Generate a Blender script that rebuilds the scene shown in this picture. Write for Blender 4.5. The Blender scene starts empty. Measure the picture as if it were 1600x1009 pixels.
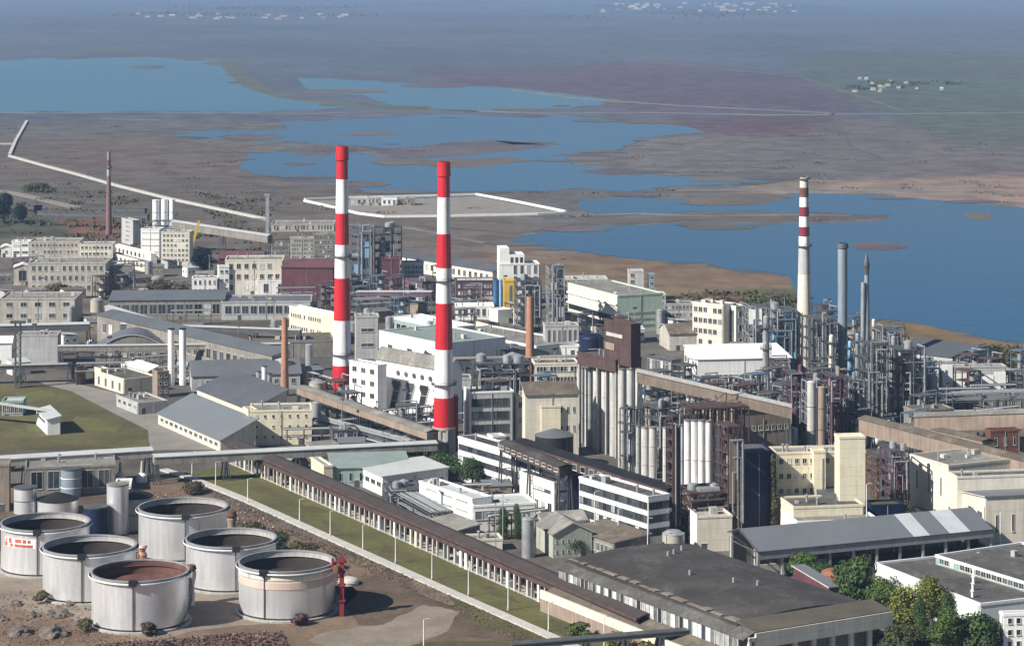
import bpy, math, random
from mathutils import Vector
# ---------------------------------------------------------------- camera, world, sun, exposure
H = 168.0; F = 4000.0; VH = -40.0          # eye height (m), focal length and horizon row in photo pixels
scene = bpy.context.scene
C = scene.collection
cam = bpy.data.cameras.new('camera'); cam_o = bpy.data.objects.new('camera', cam); C.objects.link(cam_o)
cam_o.location = (0, 0, H); cam_o.rotation_euler = (math.radians(90), 0, 0)
cam.sensor_width = 36; cam.lens = 36 * F / 1600; cam.shift_y = -(504.5 - VH) / 1600
cam.clip_start = 1; cam.clip_end = 500000
scene.camera = cam_o
SUN_EL, SUN_DIR = math.radians(37), Vector((-0.85, -0.53))      # where the sun stands
w = bpy.data.worlds.new('World'); scene.world = w; w.use_nodes = True
nt = w.node_tree; bg = nt.nodes['Background']
sky = nt.nodes.new('ShaderNodeTexSky'); sky.sky_type = 'NISHITA'; sky.sun_disc = False
sky.sun_elevation = SUN_EL; sky.sun_rotation = math.atan2(SUN_DIR.x, SUN_DIR.y)
sky.altitude = 200; sky.air_density = 1.0; sky.dust_density = 0.6; sky.ozone_density = 2.0
nt.links.new(sky.outputs[0], bg.inputs[0]); bg.inputs[1].default_value = 0.050
sl = bpy.data.lights.new('sun', 'SUN'); so = bpy.data.objects.new('sun', sl); C.objects.link(so)
sl.energy = 5.0; sl.angle = math.radians(0.5); sl.color = (1.0, 0.95, 0.87)
sd = Vector((SUN_DIR.x * math.cos(SUN_EL), SUN_DIR.y * math.cos(SUN_EL), math.sin(SUN_EL)))
so.rotation_euler = sd.to_track_quat('Z', 'Y').to_euler(); so.location = (0, 0, 400)
scene.view_settings.view_transform = 'Standard'; scene.view_settings.look = 'None'
scene.view_settings.exposure = 0.50; scene.view_settings.gamma = 1
scene.render.engine = 'CYCLES'
# ---------------------------------------------------------------- helpers
R = random.Random(7)
def G(u, v, z=0.0):
    D = (H - z) * F / (v - VH)
    return Vector(((u - 800) / F * D, D, z))
def solve(c, d, u):
    k = (u - 800) / F
    return (k * c.y - c.x) / (d.x - k * d.y)
def zat(c, v): return H - (v - VH) * c.y / F
class MB:
    def __init__(s): s.v = []; s.f = []; s.m = []; s.s = []
    def poly(s, pts, m=0, sm=False):
        i = len(s.v); s.v += [tuple(p) for p in pts]; s.f.append(tuple(range(i, i + len(pts)))); s.m.append(m); s.s.append(sm)
    def raw(s, vs, fs, m=0, sm=False):
        i = len(s.v); s.v += [tuple(p) for p in vs]
        for f in fs: s.f.append(tuple(i + k for k in f)); s.m.append(m); s.s.append(sm)
    def box(s, x0, x1, y0, y1, z0, z1, m=0):
        if x0 > x1: x0, x1 = x1, x0
        if y0 > y1: y0, y1 = y1, y0
        vs = [(x0,y0,z0),(x1,y0,z0),(x1,y1,z0),(x0,y1,z0),(x0,y0,z1),(x1,y0,z1),(x1,y1,z1),(x0,y1,z1)]
        s.raw(vs, [(0,3,2,1),(4,5,6,7),(0,1,5,4),(1,2,6,5),(2,3,7,6),(3,0,4,7)], m)
        return s
    def cyl(s, x, y, z0, z1, r0, r1=None, n=20, m=0, cap=True, mc=None):
        r1 = r0 if r1 is None else r1
        A = [(math.cos(2*math.pi*k/n), math.sin(2*math.pi*k/n)) for k in range(n)]
        vs = [(x+a*r0, y+b*r0, z0) for a, b in A] + [(x+a*r1, y+b*r1, z1) for a, b in A]
        s.raw(vs, [(k, (k+1) % n, n+(k+1) % n, n+k) for k in range(n)], m, True)
        if cap:
            mc = m if mc is None else mc
            s.poly(vs[n:], mc); s.poly(vs[:n][::-1], mc)
        return s
    def lathe(s, prof, n=32, mats=None, x=0, y=0):
        for k in range(len(prof)-1):
            (r0, z0), (r1, z1) = prof[k], prof[k+1]
            s.cyl(x, y, z0, z1, r0, r1, n, mats[k] if mats else 0, False)
        return s
    def bar(s, p, q, w, h=None, m=0):
        h = w if h is None else h
        p = Vector(p); q = Vector(q); d = (q-p)
        if d.length < 1e-6: return s
        d.normalize(); up = Vector((0,0,1)) if abs(d.z) < .95 else Vector((1,0,0))
        sx = d.cross(up).normalized()*w/2; sz = sx.cross(d).normalized()*h/2
        vs = [p-sx-sz, p+sx-sz, p+sx+sz, p-sx+sz, q-sx-sz, q+sx-sz, q+sx+sz, q-sx+sz]
        s.raw(vs, [(0,1,2,3),(7,6,5,4),(0,4,5,1),(1,5,6,2),(2,6,7,3),(3,7,4,0)], m); return s
    def tube(s, p, q, r, n=8, m=0, r2=None):
        p = Vector(p); q = Vector(q); d = (q-p)
        if d.length < 1e-6: return s
        d.normalize(); up = Vector((0,0,1)) if abs(d.z) < .95 else Vector((1,0,0))
        a = d.cross(up).normalized(); b = a.cross(d).normalized(); r2 = r if r2 is None else r2
        A = [(math.cos(2*math.pi*k/n), math.sin(2*math.pi*k/n)) for k in range(n)]
        vs = [p+a*c*r+b*e*r for c, e in A] + [q+a*c*r2+b*e*r2 for c, e in A]
        s.raw(vs, [(k, n+k, n+(k+1) % n, (k+1) % n) for k in range(n)], m, True)
        s.poly(vs[:n], m); s.poly(vs[n:][::-1], m); return s
    def prism(s, prof, a0, a1, axis='x', m=0, mcap=None):
        # prof: list of (t, z) closed outline, extruded along axis from a0 to a1
        P = (lambda a, t, z: (a, t, z)) if axis == 'x' else (lambda a, t, z: (t, a, z))
        n = len(prof)
        v0 = [P(a0, *p) for p in prof]; v1 = [P(a1, *p) for p in prof]
        for k in range(n): s.poly([v0[k], v0[(k+1) % n], v1[(k+1) % n], v1[k]], m)
        mc = m if mcap is None else mcap
        s.poly(v0[::-1], mc); s.poly(v1, mc); return s
    def build(s, name, mats, parent=None, loc=(0,0,0), rz=0):
        me = bpy.data.meshes.new(name); me.from_pydata([tuple(p) for p in s.v], [], s.f)
        if not isinstance(mats, (list, tuple)): mats = [mats]
        for k in mats: me.materials.append(mt(k))
        me.polygons.foreach_set('material_index', s.m); me.polygons.foreach_set('use_smooth', s.s)
        me.update()
        o = bpy.data.objects.new(name, me); C.objects.link(o); o.parent = parent; o.location = loc; o.rotation_euler.z = rz
        return o
def tag(o, label=None, cat=None, group=None, kind=None):
    if label: o['label'] = label
    if cat: o['category'] = cat
    if group: o['group'] = group
    if kind: o['kind'] = kind
    return o
def thing(name, label, cat, loc, rz=0, group=None):
    o = bpy.data.objects.new(name, None); C.objects.link(o); o.empty_display_size = 1
    o.location = loc; o.rotation_euler.z = rz
    return tag(o, label, cat, group)
def copy_tree(o, parent=None):
    c = o.copy(); C.objects.link(c); c.parent = parent
    for ch in list(o.children): copy_tree(ch, c)
    return c
# ---------------------------------------------------------------- materials
MD = {}
def D_(name, col, rough=.8, var=.18, sc=.25, streak=0., metal=0., bump=0., corr=0., kind='std', spec=.35, panel=0.):
    MD[name] = dict(col=col, rough=rough, var=var, sc=sc, streak=streak, metal=metal, bump=bump, corr=corr, kind=kind, spec=spec, panel=panel)
MC = {}
def mt(name):
    if not isinstance(name, str): return name
    if name in MC: return MC[name]
    d = MD[name]; m = bpy.data.materials.new(name); m.use_nodes = True; MC[name] = m
    t = m.node_tree; N = t.nodes; Lk = t.links; b = N['Principled BSDF']
    b.inputs['Roughness'].default_value = d['rough']; b.inputs['Metallic'].default_value = d['metal']
    b.inputs['Specular IOR Level'].default_value = d['spec']
    geo = N.new('ShaderNodeNewGeometry')
    def noise(scale, vec=None, detail=4, rough=.6):
        n = N.new('ShaderNodeTexNoise'); n.inputs['Scale'].default_value = scale; n.inputs['Detail'].default_value = detail
        n.inputs['Roughness'].default_value = rough; Lk.new(vec or geo.outputs['Position'], n.inputs['Vector']); return n.outputs[0]
    def mapr(x, a, b_, c, d__):
        n = N.new('ShaderNodeMapRange'); Lk.new(x, n.inputs[0])
        for k, val in enumerate((a, b_, c, d__)): n.inputs[k+1].default_value = val
        return n.outputs[0]
    def mul(a, b_):
        n = N.new('ShaderNodeMath'); n.operation = 'MULTIPLY'
        for k, x in enumerate((a, b_)):
            if isinstance(x, (int, float)): n.inputs[k].default_value = x
            else: Lk.new(x, n.inputs[k])
        return n.outputs[0]
    def scalev(vec, sx, sy, sz):
        n = N.new('ShaderNodeVectorMath'); n.operation = 'MULTIPLY'; Lk.new(vec, n.inputs[0]); n.inputs[1].default_value = (sx, sy, sz); return n.outputs[0]
    v = d['var']
    f = mapr(noise(d['sc']), .3, .7, 1-v, 1+v)
    f2 = mapr(noise(d['sc']*9), .3, .7, 1-v*.6, 1+v*.6); f = mul(f, f2)
    if d['streak']:
        s1 = noise(1.0, scalev(geo.outputs['Position'], 1.1, 1.1, .07), 3)
        f = mul(f, mapr(s1, .42, .72, 1.0, 1-d['streak']))
    oi = N.new('ShaderNodeObjectInfo')
    if d['kind'] == 'glass':
        f = mul(f, mapr(oi.outputs['Random'], 0, 1, .35, 2.6))
    else:
        f = mul(f, mapr(oi.outputs['Random'], 0, 1, .94, 1.06))
    if d['kind'] == 'roof':      # bitumen sheets, mended patches, puddle stains
        tc = N.new('ShaderNodeTexCoord'); sp = N.new('ShaderNodeSeparateXYZ'); Lk.new(tc.outputs['Object'], sp.inputs[0])
        q = N.new('ShaderNodeMath'); q.operation = 'PINGPONG'; Lk.new(sp.outputs[1], q.inputs[0]); q.inputs[1].default_value = 1.5
        f = mul(f, mapr(q.outputs[0], .03, .12, .80, 1))
        f = mul(f, mapr(noise(.09, None, 3), .50, .54, .86, 1.08)); f = mul(f, mapr(noise(.35, scalev(geo.outputs['Position'], 1, .4, 1), 5, .7), .55, .66, 1, 1.45))
    if d['panel']:
        tc = N.new('ShaderNodeTexCoord')
        sp = N.new('ShaderNodeSeparateXYZ'); Lk.new(tc.outputs['Object'], sp.inputs[0])
        ad = N.new('ShaderNodeMath'); ad.operation = 'ADD'; Lk.new(sp.outputs[0], ad.inputs[0]); Lk.new(sp.outputs[1], ad.inputs[1])
        for src, per in ((ad.outputs[0], d['panel']), (sp.outputs[2], d['panel']*.55)):
            q = N.new('ShaderNodeMath'); q.operation = 'PINGPONG'; Lk.new(src, q.inputs[0]); q.inputs[1].default_value = per/2
            f = mul(f, mapr(q.outputs[0], .02, .07, .72, 1))
    mx = N.new('ShaderNodeVectorMath'); mx.operation = 'SCALE'; mx.inputs[0].default_value = d['col'][:3]; Lk.new(f, mx.inputs['Scale'])
    col = mx.outputs[0]
    Lk.new(col, b.inputs['Base Color'])
    if d['kind'] == 'silver':        # brushed white-silver tank paint
        rr = noise(.8, scalev(geo.outputs['Position'], 1, 1, .1), 3); Lk.new(mapr(rr, .3, .7, d['rough']-.08, d['rough']+.1), b.inputs['Roughness'])
    h = None
    if d['corr']:
        tc = N.new('ShaderNodeTexCoord'); wv = N.new('ShaderNodeTexWave'); wv.wave_type = 'BANDS'; wv.bands_direction = 'X'
        wv.inputs['Scale'].default_value = d['corr']; wv.inputs['Distortion'].default_value = 0
        Lk.new(tc.outputs['Object'], wv.inputs['Vector']); h = wv.outputs[1]
        f3 = mapr(h, 0, 1, .88, 1.08)
        mx2 = N.new('ShaderNodeVectorMath'); mx2.operation = 'SCALE'; Lk.new(col, mx2.inputs[0]); Lk.new(f3, mx2.inputs['Scale']); Lk.new(mx2.outputs[0], b.inputs['Base Color'])
    if d['bump']:
        bp = N.new('ShaderNodeBump'); bp.inputs['Strength'].default_value = d['bump']; bp.inputs['Distance'].default_value = .3
        Lk.new(h or noise(d['sc']*6, None, 6, .7), bp.inputs['Height']); Lk.new(bp.outputs[0], b.inputs['Normal'])
    return m
D_('white', (.86,.85,.82), streak=.16, var=.05, sc=.2, panel=6)
D_('paint_white', (.88,.87,.85), streak=.14, var=.05)
D_('cream', (.74,.67,.50), streak=.16, var=.06, sc=.2, panel=5)
D_('cream_pale', (.72,.67,.56), streak=.2, var=.07, sc=.2, panel=6)
D_('stone', (.50,.46,.40), streak=.3, var=.14, sc=.15, panel=4)
D_('stone_dark', (.27,.25,.22), streak=.35, var=.2, sc=.15)
D_('grey_wall', (.46,.46,.45), streak=.25, var=.1, sc=.2, panel=5)
D_('mint_pale', (.74,.79,.75), streak=.12, var=.05)
D_('mint', (.56,.66,.52), streak=.15, var=.06)
D_('grey_green', (.40,.42,.35), streak=.25, var=.1)
D_('teal', (.28,.38,.35), streak=.2, var=.1)
D_('maroon', (.13,.05,.06), streak=.3, var=.2)
D_('brown_clad', (.085,.052,.048), streak=.35, var=.2, sc=.2, panel=4)
D_('brown_light', (.30,.235,.185), streak=.3, var=.15, sc=.2, panel=8)
D_('rust', (.16,.07,.045), streak=.4, var=.3, sc=.5)
D_('brick', (.42,.21,.13), streak=.25, var=.14, sc=.6)
D_('brick_far', (.22,.13,.12), streak=.25, var=.14, sc=.6)
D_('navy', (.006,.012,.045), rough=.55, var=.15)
D_('blue', (.04,.13,.27), rough=.5, var=.15)
D_('sky_blue', (.25,.45,.60), rough=.5, var=.1)
D_('yellow', (.62,.40,.06), rough=.6, var=.12, streak=.15)
D_('red', (.60,.02,.03), rough=.5, var=.10, sc=.12, streak=.28)
D_('red_faded', (.52,.13,.10), rough=.7, var=.2, sc=.8, streak=.2)
D_('red_dark', (.24,.025,.03), rough=.6, var=.12, streak=.2)
D_('maroon_paint', (.22,.03,.05), rough=.6, var=.1, streak=.2)
D_('concrete', (.40,.38,.35), streak=.3, var=.12, sc=.3)
D_('concrete_pale', (.52,.50,.46), streak=.2, var=.12, sc=.3, bump=.2)
D_('silo', (.56,.55,.52), streak=.4, var=.08, sc=.3, panel=9)
D_('silo_white', (.78,.77,.74), streak=.28, var=.08, sc=.3)
D_('tank', (.82,.83,.84), rough=.34, var=.05, sc=.12, streak=.07, metal=.6, kind='silver', spec=.5, panel=0)
D_('tank_pink', (.62,.48,.40), rough=.5, var=.07, streak=.12)
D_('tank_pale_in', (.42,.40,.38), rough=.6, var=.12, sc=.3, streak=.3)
D_('tank_in_shade', (.045,.035,.032), rough=.8, var=.25, sc=.4)  # floors and lower inner walls in shadow, the shade put into the colour
D_('tank_rust', (.13,.06,.048), rough=.85, var=.3, sc=.3)
D_('tank_beige', (.46,.44,.37), rough=.45, var=.06, streak=.2)
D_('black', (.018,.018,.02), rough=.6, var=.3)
D_('felt', (.095,.09,.085), rough=.95, var=.25, sc=.08, bump=.15, kind='roof')
D_('felt_dark', (.062,.057,.053), rough=.92, var=.28, sc=.06, bump=.15, kind='roof')
D_('felt_light', (.22,.21,.19), rough=.95, var=.2, sc=.08, kind='roof')
D_('felt_brown', (.14,.115,.09), rough=.95, var=.2, sc=.08, kind='roof')
D_('roof_brown', (.060,.048,.044), rough=.9, var=.2, sc=.1)
D_('olive_roof', (.095,.085,.062), rough=.95, var=.2, sc=.1)
D_('roof_metal', (.195,.212,.225), rough=.5, var=.08, sc=.07, corr=1.6, bump=.2, metal=.2)
D_('roof_blue', (.16,.168,.18), rough=.5, var=.12, sc=.06, corr=1.2, bump=.2, metal=.2)
D_('roof_darkblue', (.085,.092,.105), rough=.6, var=.15, sc=.06)
D_('roof_pale', (.45,.47,.46), rough=.7, var=.1, sc=.08, corr=1.2)
D_('roof_green', (.22,.27,.25), rough=.8, var=.15, sc=.08, corr=1.2)
D_('roof_translucent', (.50,.54,.55), rough=.5, var=.08, sc=.2, corr=1.6)
D_('roof_white', (.83,.84,.84), rough=.6, var=.05, sc=.1)
D_('roof_maroon', (.13,.055,.06), rough=.85, var=.2, sc=.1)
D_('roof_tile', (.24,.10,.06), rough=.85, var=.2, sc=.3)
D_('glass', (.030,.036,.042), rough=.18, var=.3, sc=.5, kind='glass', spec=.5)
D_('glass_pale', (.30,.31,.30), rough=.3, var=.35, sc=.7, kind='glass', spec=.5)
D_('frame', (.55,.54,.50), rough=.6)
D_('steel', (.11,.115,.12), rough=.55, var=.25, sc=.3, metal=.3)
D_('steel_pale', (.34,.35,.36), rough=.5, var=.2, sc=.3, metal=.3)
D_('steel_brown', (.085,.055,.05), rough=.7, var=.3, sc=.3)
D_('steel_blue', (.12,.17,.22), rough=.5, var=.2, sc=.3, metal=.2)
D_('steel_purple', (.10,.055,.075), rough=.7, var=.3, sc=.3)
D_('pipe', (.42,.43,.43), rough=.4, var=.15, sc=.3, metal=.5)
D_('stack_grey', (.27,.33,.38), rough=.5, var=.1, sc=.3, streak=.25, metal=.2)
D_('asphalt', (.085,.083,.08), rough=.95, var=.2, sc=.12, bump=.1)
D_('road_pale', (.22,.205,.18), rough=.95, var=.15, sc=.1, bump=.1)
D_('grass', (.118,.116,.050), rough=1, var=.22, sc=.05, bump=.5, spec=.1)
D_('grass_dry', (.10,.092,.045), rough=1, var=.28, sc=.04, bump=.5, spec=.1)
D_('dirt', (.20,.15,.115), rough=1, var=.3, sc=.06, bump=.7, spec=.1)
D_('dirt_dark', (.115,.085,.065), rough=1, var=.3, sc=.08, bump=.7, spec=.1)
D_('dirt_pale', (.23,.19,.155), rough=1, var=.2, sc=.1, bump=.6, spec=.1)
D_('rock', (.15,.125,.105), rough=.95, var=.4, sc=.5, bump=.8)
D_('rubble', (.22,.12,.12), rough=.95, var=.5, sc=1.2, bump=.8)
D_('bark', (.07,.05,.035), rough=.95, var=.3, sc=2)
D_('leaf_dark', (.045,.078,.028), rough=.7, var=.4, sc=.5, spec=.2)
D_('leaf_mid', (.075,.12,.028), rough=.7, var=.4, sc=.5, spec=.2)
D_('leaf_light', (.16,.18,.035), rough=.7, var=.4, sc=.5, spec=.2)
D_('leaf_olive', (.07,.075,.03), rough=.8, var=.4, sc=.5, spec=.2)
D_('leaf_blue', (.012,.022,.030), rough=.8, var=.3, sc=.5, spec=.1)
D_('leaf_purple', (.10,.045,.055), rough=.9, var=.5, sc=.6, spec=.1)
D_('leaf_dry', (.11,.085,.06), rough=.9, var=.4, sc=.6, spec=.1)
D_('cloth', (.55,.5,.47), rough=.9)
D_('skin', (.45,.25,.18), rough=.7)
# ---------------------------------------------------------------- windows
WC = {}
def window_mesh(w, h, style):
    key = (round(w, 1), round(h, 1), style)
    if key in WC: return WC[key]
    b = MB(); t = min(.12, w*.08); g = 'glass_pale' if 'p' in style else 'glass'
    for a in ((-w/2, -w/2+t, 0, h), (w/2-t, w/2, 0, h), (-w/2+t, w/2-t, 0, t), (-w/2+t, w/2-t, h-t, h)):
        b.box(a[0], a[1], -.14, 0, a[2], a[3], 1)
    nm = max(0, int(w/1.3)-1) if 'r' in style else (1 if w > 1.2 else 0)
    for k in range(nm):
        x = -w/2 + (k+1)*w/(nm+1); b.box(x-.05, x+.05, -.11, -.0, t, h-t, 1)
    b.poly([(-w/2+t, -.04, t), (w/2-t, -.04, t), (w/2-t, -.04, h-t), (-w/2+t, -.04, h-t)], 0)
    b.box(-w/2-.1, w/2+.1, -.24, -.0, -.1, 0, 1)
    me = bpy.data.meshes.new('window'); me.from_pydata(b.v, [], b.f)
    for k in (g, 'steel' if 'd' in style else 'frame'): me.materials.append(mt(k))
    me.polygons.foreach_set('material_index', b.m); me.update(); WC[key] = me; return me
WR = random.Random(77)
def windows(root, face, Lx, Ly, h, spec, off=0.0):
    """face: F (y=0), L (x=0), R (x=Lx), K (y=Ly). spec=(rows, cols, fillw, fillh, (z0,z1), (s0,s1), style)"""
    rows, cols, fw, fh = spec[:4]; zr = spec[4] if len(spec) > 4 else (.08, .96); sr = spec[5] if len(spec) > 5 else (.03, .97)
    st = spec[6] if len(spec) > 6 else ''
    span = Lx if face in 'FK' else Ly
    a0, a1 = span*sr[0], span*sr[1]; z0, z1 = h*zr[0], h*zr[1]
    pw = (a1-a0)/cols; ph = (z1-z0)/rows; w = pw*fw; hh = ph*fh
    me = window_mesh(w, hh, st); res = []
    for r in range(rows):
        for c_ in range(cols):
            s = a0+pw*(c_+.5); z = z0+ph*r+(ph-hh)*.55
            if WR.random() < .03 and rows*cols > 4: continue
            o = bpy.data.objects.new('window', me if WR.random() > .14 else window_mesh(w, hh, st+'p' if 'p' not in st else 'r')); C.objects.link(o); o.parent = root
            if face == 'F': o.location = (s, -off, z)
            elif face == 'L': o.location = (-off, s, z); o.rotation_euler.z = -math.pi/2
            elif face == 'R': o.location = (Lx+off, s, z); o.rotation_euler.z = math.pi/2
            else: o.location = (s, Ly+off, z); o.rotation_euler.z = math.pi
            res.append(o)
    return res
# ---------------------------------------------------------------- buildings
def dims(u0, vb, uL, uR, vt, ang):
    c = G(u0, vb); t = math.radians(ang); bx = Vector((math.cos(t), math.sin(t))); ay = Vector((-math.sin(t), math.cos(t)))
    L = solve(c, ay, uL) if uL is not None else 12; W = solve(c, bx, uR)
    if not (0.5 < L < 300): L = 30
    if not (0.5 < W < 300): W = 30
    return c, L, W, zat(c, vt)
FOOT = []
def bld(name, label, cat, u0, vb, uL, uR, vt, wall='white', roof='felt', ang=30, rt='flat', wl=None, wf=None, rise=None,
        group=None, ridge='long', door=True, clutter=3, cornice=None, Ld=None, vbot=None):
    c, L, W, h = dims(u0, vb, uL, uR, vt, ang)
    if Ld: L = Ld
    elif ang < 16: L = min(L, max(10, W*.7), 26)
    zb = zat(c, vbot) if vbot else 0.0
    root = thing(name, label, cat, (c.x, c.y, 0), math.radians(ang), group)
    FOOT.append((c.x, c.y, math.radians(ang), W, L))
    b = MB(); rs = random.Random(int(u0*7+vb*13))
    rise = rise if rise is not None else min(W, L)*.18
    t = .35
    if rt == 'flat':
        b.box(0, W, 0, L, zb, h-.7); b.build('wall', wall, root)
        if vbot:
            q = MB()
            for x in (.6, W*.5, W-.6):
                for y in (.6, L*.5, L-.6): q.box(x-.4, x+.4, y-.4, y+.4, 0, zb)
            q.build('leg', 'concrete', root); door = False
        r = MB(); r.poly([(t, t, h-.55), (W-t, t, h-.55), (W-t, L-t, h-.55), (t, L-t, h-.55)], 0)
        e = .15
        for a in ((-e, W+e, -e, t), (-e, W+e, L-t, L+e), (-e, t, t, L-t), (W-t, W+e, t, L-t)): r.box(a[0], a[1], a[2], a[3], h-.7, h, 1)
        rf = r.build('roof', [roof, cornice or wall], root)
    else:
        along_x = (W >= L) if ridge == 'long' else (ridge == 'x')
        S = L if along_x else W; E = W if along_x else L
        if rt == 'gable': pr = [(0, h), (S/2, h+rise), (S, h)]
        elif rt == 'mono': pr = [(0, h), (S, h+rise)]
        elif rt == 'monor': pr = [(0, h+rise), (S, h)]
        else: pr = [(S*k/12, h+rise*math.sin(math.pi*k/12)) for k in range(13)]
        b.prism([(S, 0), (0, 0)][::-1] + pr[::-1], .0, E, 'x' if along_x else 'y', 0); b.build('wall', wall, root)
        o_ = .5; n = len(pr); ov = []
        for k, (s_, z_) in enumerate(pr):
            if k == 0: dz = (pr[1][1]-pr[0][1])/(pr[1][0]-pr[0][0]); ov.append((s_-o_, z_-dz*o_+.06))
            elif k == n-1: dz = (pr[-1][1]-pr[-2][1])/(pr[-1][0]-pr[-2][0]); ov.append((s_+o_, z_+dz*o_+.06))
            else: ov.append((s_, z_+.06))
        r = MB(); r.prism([(s_, z_) for s_, z_ in ov] + [(s_, z_+.3) for s_, z_ in ov[::-1]], -o_, E+o_, 'x' if along_x else 'y', 0, 1)
        rf = r.build('roof', [roof, cornice or 'frame'], root)
    if wl: windows(root, 'L', W, L, h, wl)
    if wf: windows(root, 'F', W, L, h, wf)
    if clutter and rt == 'flat' and W > 6 and L > 6:
        for k in range(clutter + rs.randrange(3)):
            x, y = rs.uniform(1.5, W-3.5), rs.uniform(1.5, L-3.5); q = MB(); ww = rs.uniform(.8, 2.2); hh = rs.uniform(.6, 1.9)
            if rs.random() < .5: q.box(x, x+ww, y, y+ww*1.2, h-.55, h+hh-.55); q.build('roof_unit', rs.choice(['steel_pale', 'concrete', 'frame']), rf)
            else: q.cyl(x, y, h-.55, h+hh, .35, n=10); q.cyl(x, y, h+hh, h+hh+.3, .6, .2, n=10); q.build('roof_vent', 'steel_pale', rf)
    for k, (px_, py_) in enumerate(((-.12, .5), (W*.5, -.12), (W-.4, -.12))):
        if W > 8 and h > 4 and not vbot and rs.random() < .7:
            q = MB(); q.tube((px_, py_, 0), (px_, py_, h-.4), .11, 6); q.build('downpipe', 'steel_pale', root)
    if door and W > 5:
        q = MB(); x = rs.uniform(.1, .8)*W; q.box(x, x+1.6, -.10, 0, 0, 2.4, 0); q.box(x-.15, x+1.75, -.16, -.0, 2.4, 2.55, 1); q.build('door', ['steel', 'frame'], root)
    return root, W, L, h
def gable_of(root, W, L, h): pass
def part(root, name, m, fn):
    b = MB(); fn(b); return b.build(name, m, root)
# ---------------------------------------------------------------- industrial kit
def chimney(name, label, u, vb, vt, wb, wt, bands, rings=(), cap=None, lean=0, mats=None):
    """bands: list of (v_from_top, material) top down"""
    c = G(u, vb); k = F/c.y; h = zat(c, vt); rb = wb/2/k; rt_ = wt/2/k
    root = thing(name, label, 'chimney', (c.x, c.y, 0))
    ml = []; prof = []; mi = []
    vs = [b_[0] for b_ in bands] + [vb]
    zs = [zat(c, v) for v in vs]; zs[0] = h; zs[-1] = 0
    def rad(z): t = z/h; return rb*(1-t)**1.15 + rt_*(1-(1-t)**1.15)
    b = MB()
    for i, (_, m) in enumerate(bands):
        if m not in ml: ml.append(m)
        a, e = zs[i+1], zs[i]; ns = max(1, int((e-a)/6))
        for j in range(ns):
            z0 = a+(e-a)*j/ns; z1 = a+(e-a)*(j+1)/ns
            b.cyl(0, 0, z0, z1, rad(z0), rad(z1), 28, ml.index(m), False)
    if 'black' not in ml: ml.append('black')
    r = rt_; b.cyl(0, 0, h-.02, h, r, r*.8, 28, 0, False); b.cyl(0, 0, h-3, h, r*.8, r*.8, 28, ml.index('black'), False)
    b.poly([(math.cos(6.283*q/28)*r*.8, math.sin(6.283*q/28)*r*.8, h-3) for q in range(28)], ml.index('black'))
    b.build('shaft', ml, root)
    for v in rings:
        z = zat(c, v); q = MB(); r = rad(z)
        q.cyl(0, 0, z-.15, z, r+1.1, n=28, m=0); q.lathe([(r+1.1, z), (r+1.1, z+.12)], 28)
        for j in range(28):
            a = 6.283*j/28; p = (math.cos(a)*(r+1.05), math.sin(a)*(r+1.05)); q.box(p[0]-.04, p[0]+.04, p[1]-.04, p[1]+.04, z, z+1.1)
        for zz in (.6, 1.1):
            for j in range(28):
                a = 6.283*j/28; a2 = 6.283*(j+1)/28
                q.bar((math.cos(a)*(r+1.05), math.sin(a)*(r+1.05), z+zz), (math.cos(a2)*(r+1.05), math.sin(a2)*(r+1.05), z+zz), .06)
        q.build('platform', 'steel', root)
    q = MB(); a = math.radians(-60); n = int(h/6)     # ladder on the shaded side
    for s_ in (-.3, .3):
        for j in range(n):
            z0, z1 = h*j/n, h*(j+1)/n; r0, r1 = rad(z0)+.25, rad(z1)+.25
            q.bar((math.cos(a)*r0-math.sin(a)*s_, math.sin(a)*r0+math.cos(a)*s_, z0), (math.cos(a)*r1-math.sin(a)*s_, math.sin(a)*r1+math.cos(a)*s_, z1), .12)
    q.build('ladder', 'steel', root)
    if cap:      # slightly wider head
        z = zat(c, cap[0]); q = MB(); q.cyl(0, 0, z, h+.3, rad(z)+cap[2], rt_+cap[2]*.6, 28, 0, False)
        q.lathe([(rt_+cap[2]*.6, h+.3), (rt_*.85, h+.32)], 28); q.lathe([(rad(z)+cap[2], z), (rad(z), z-.4)], 28); q.build('head', cap[1], root)
    return root, c, h, rad
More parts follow.
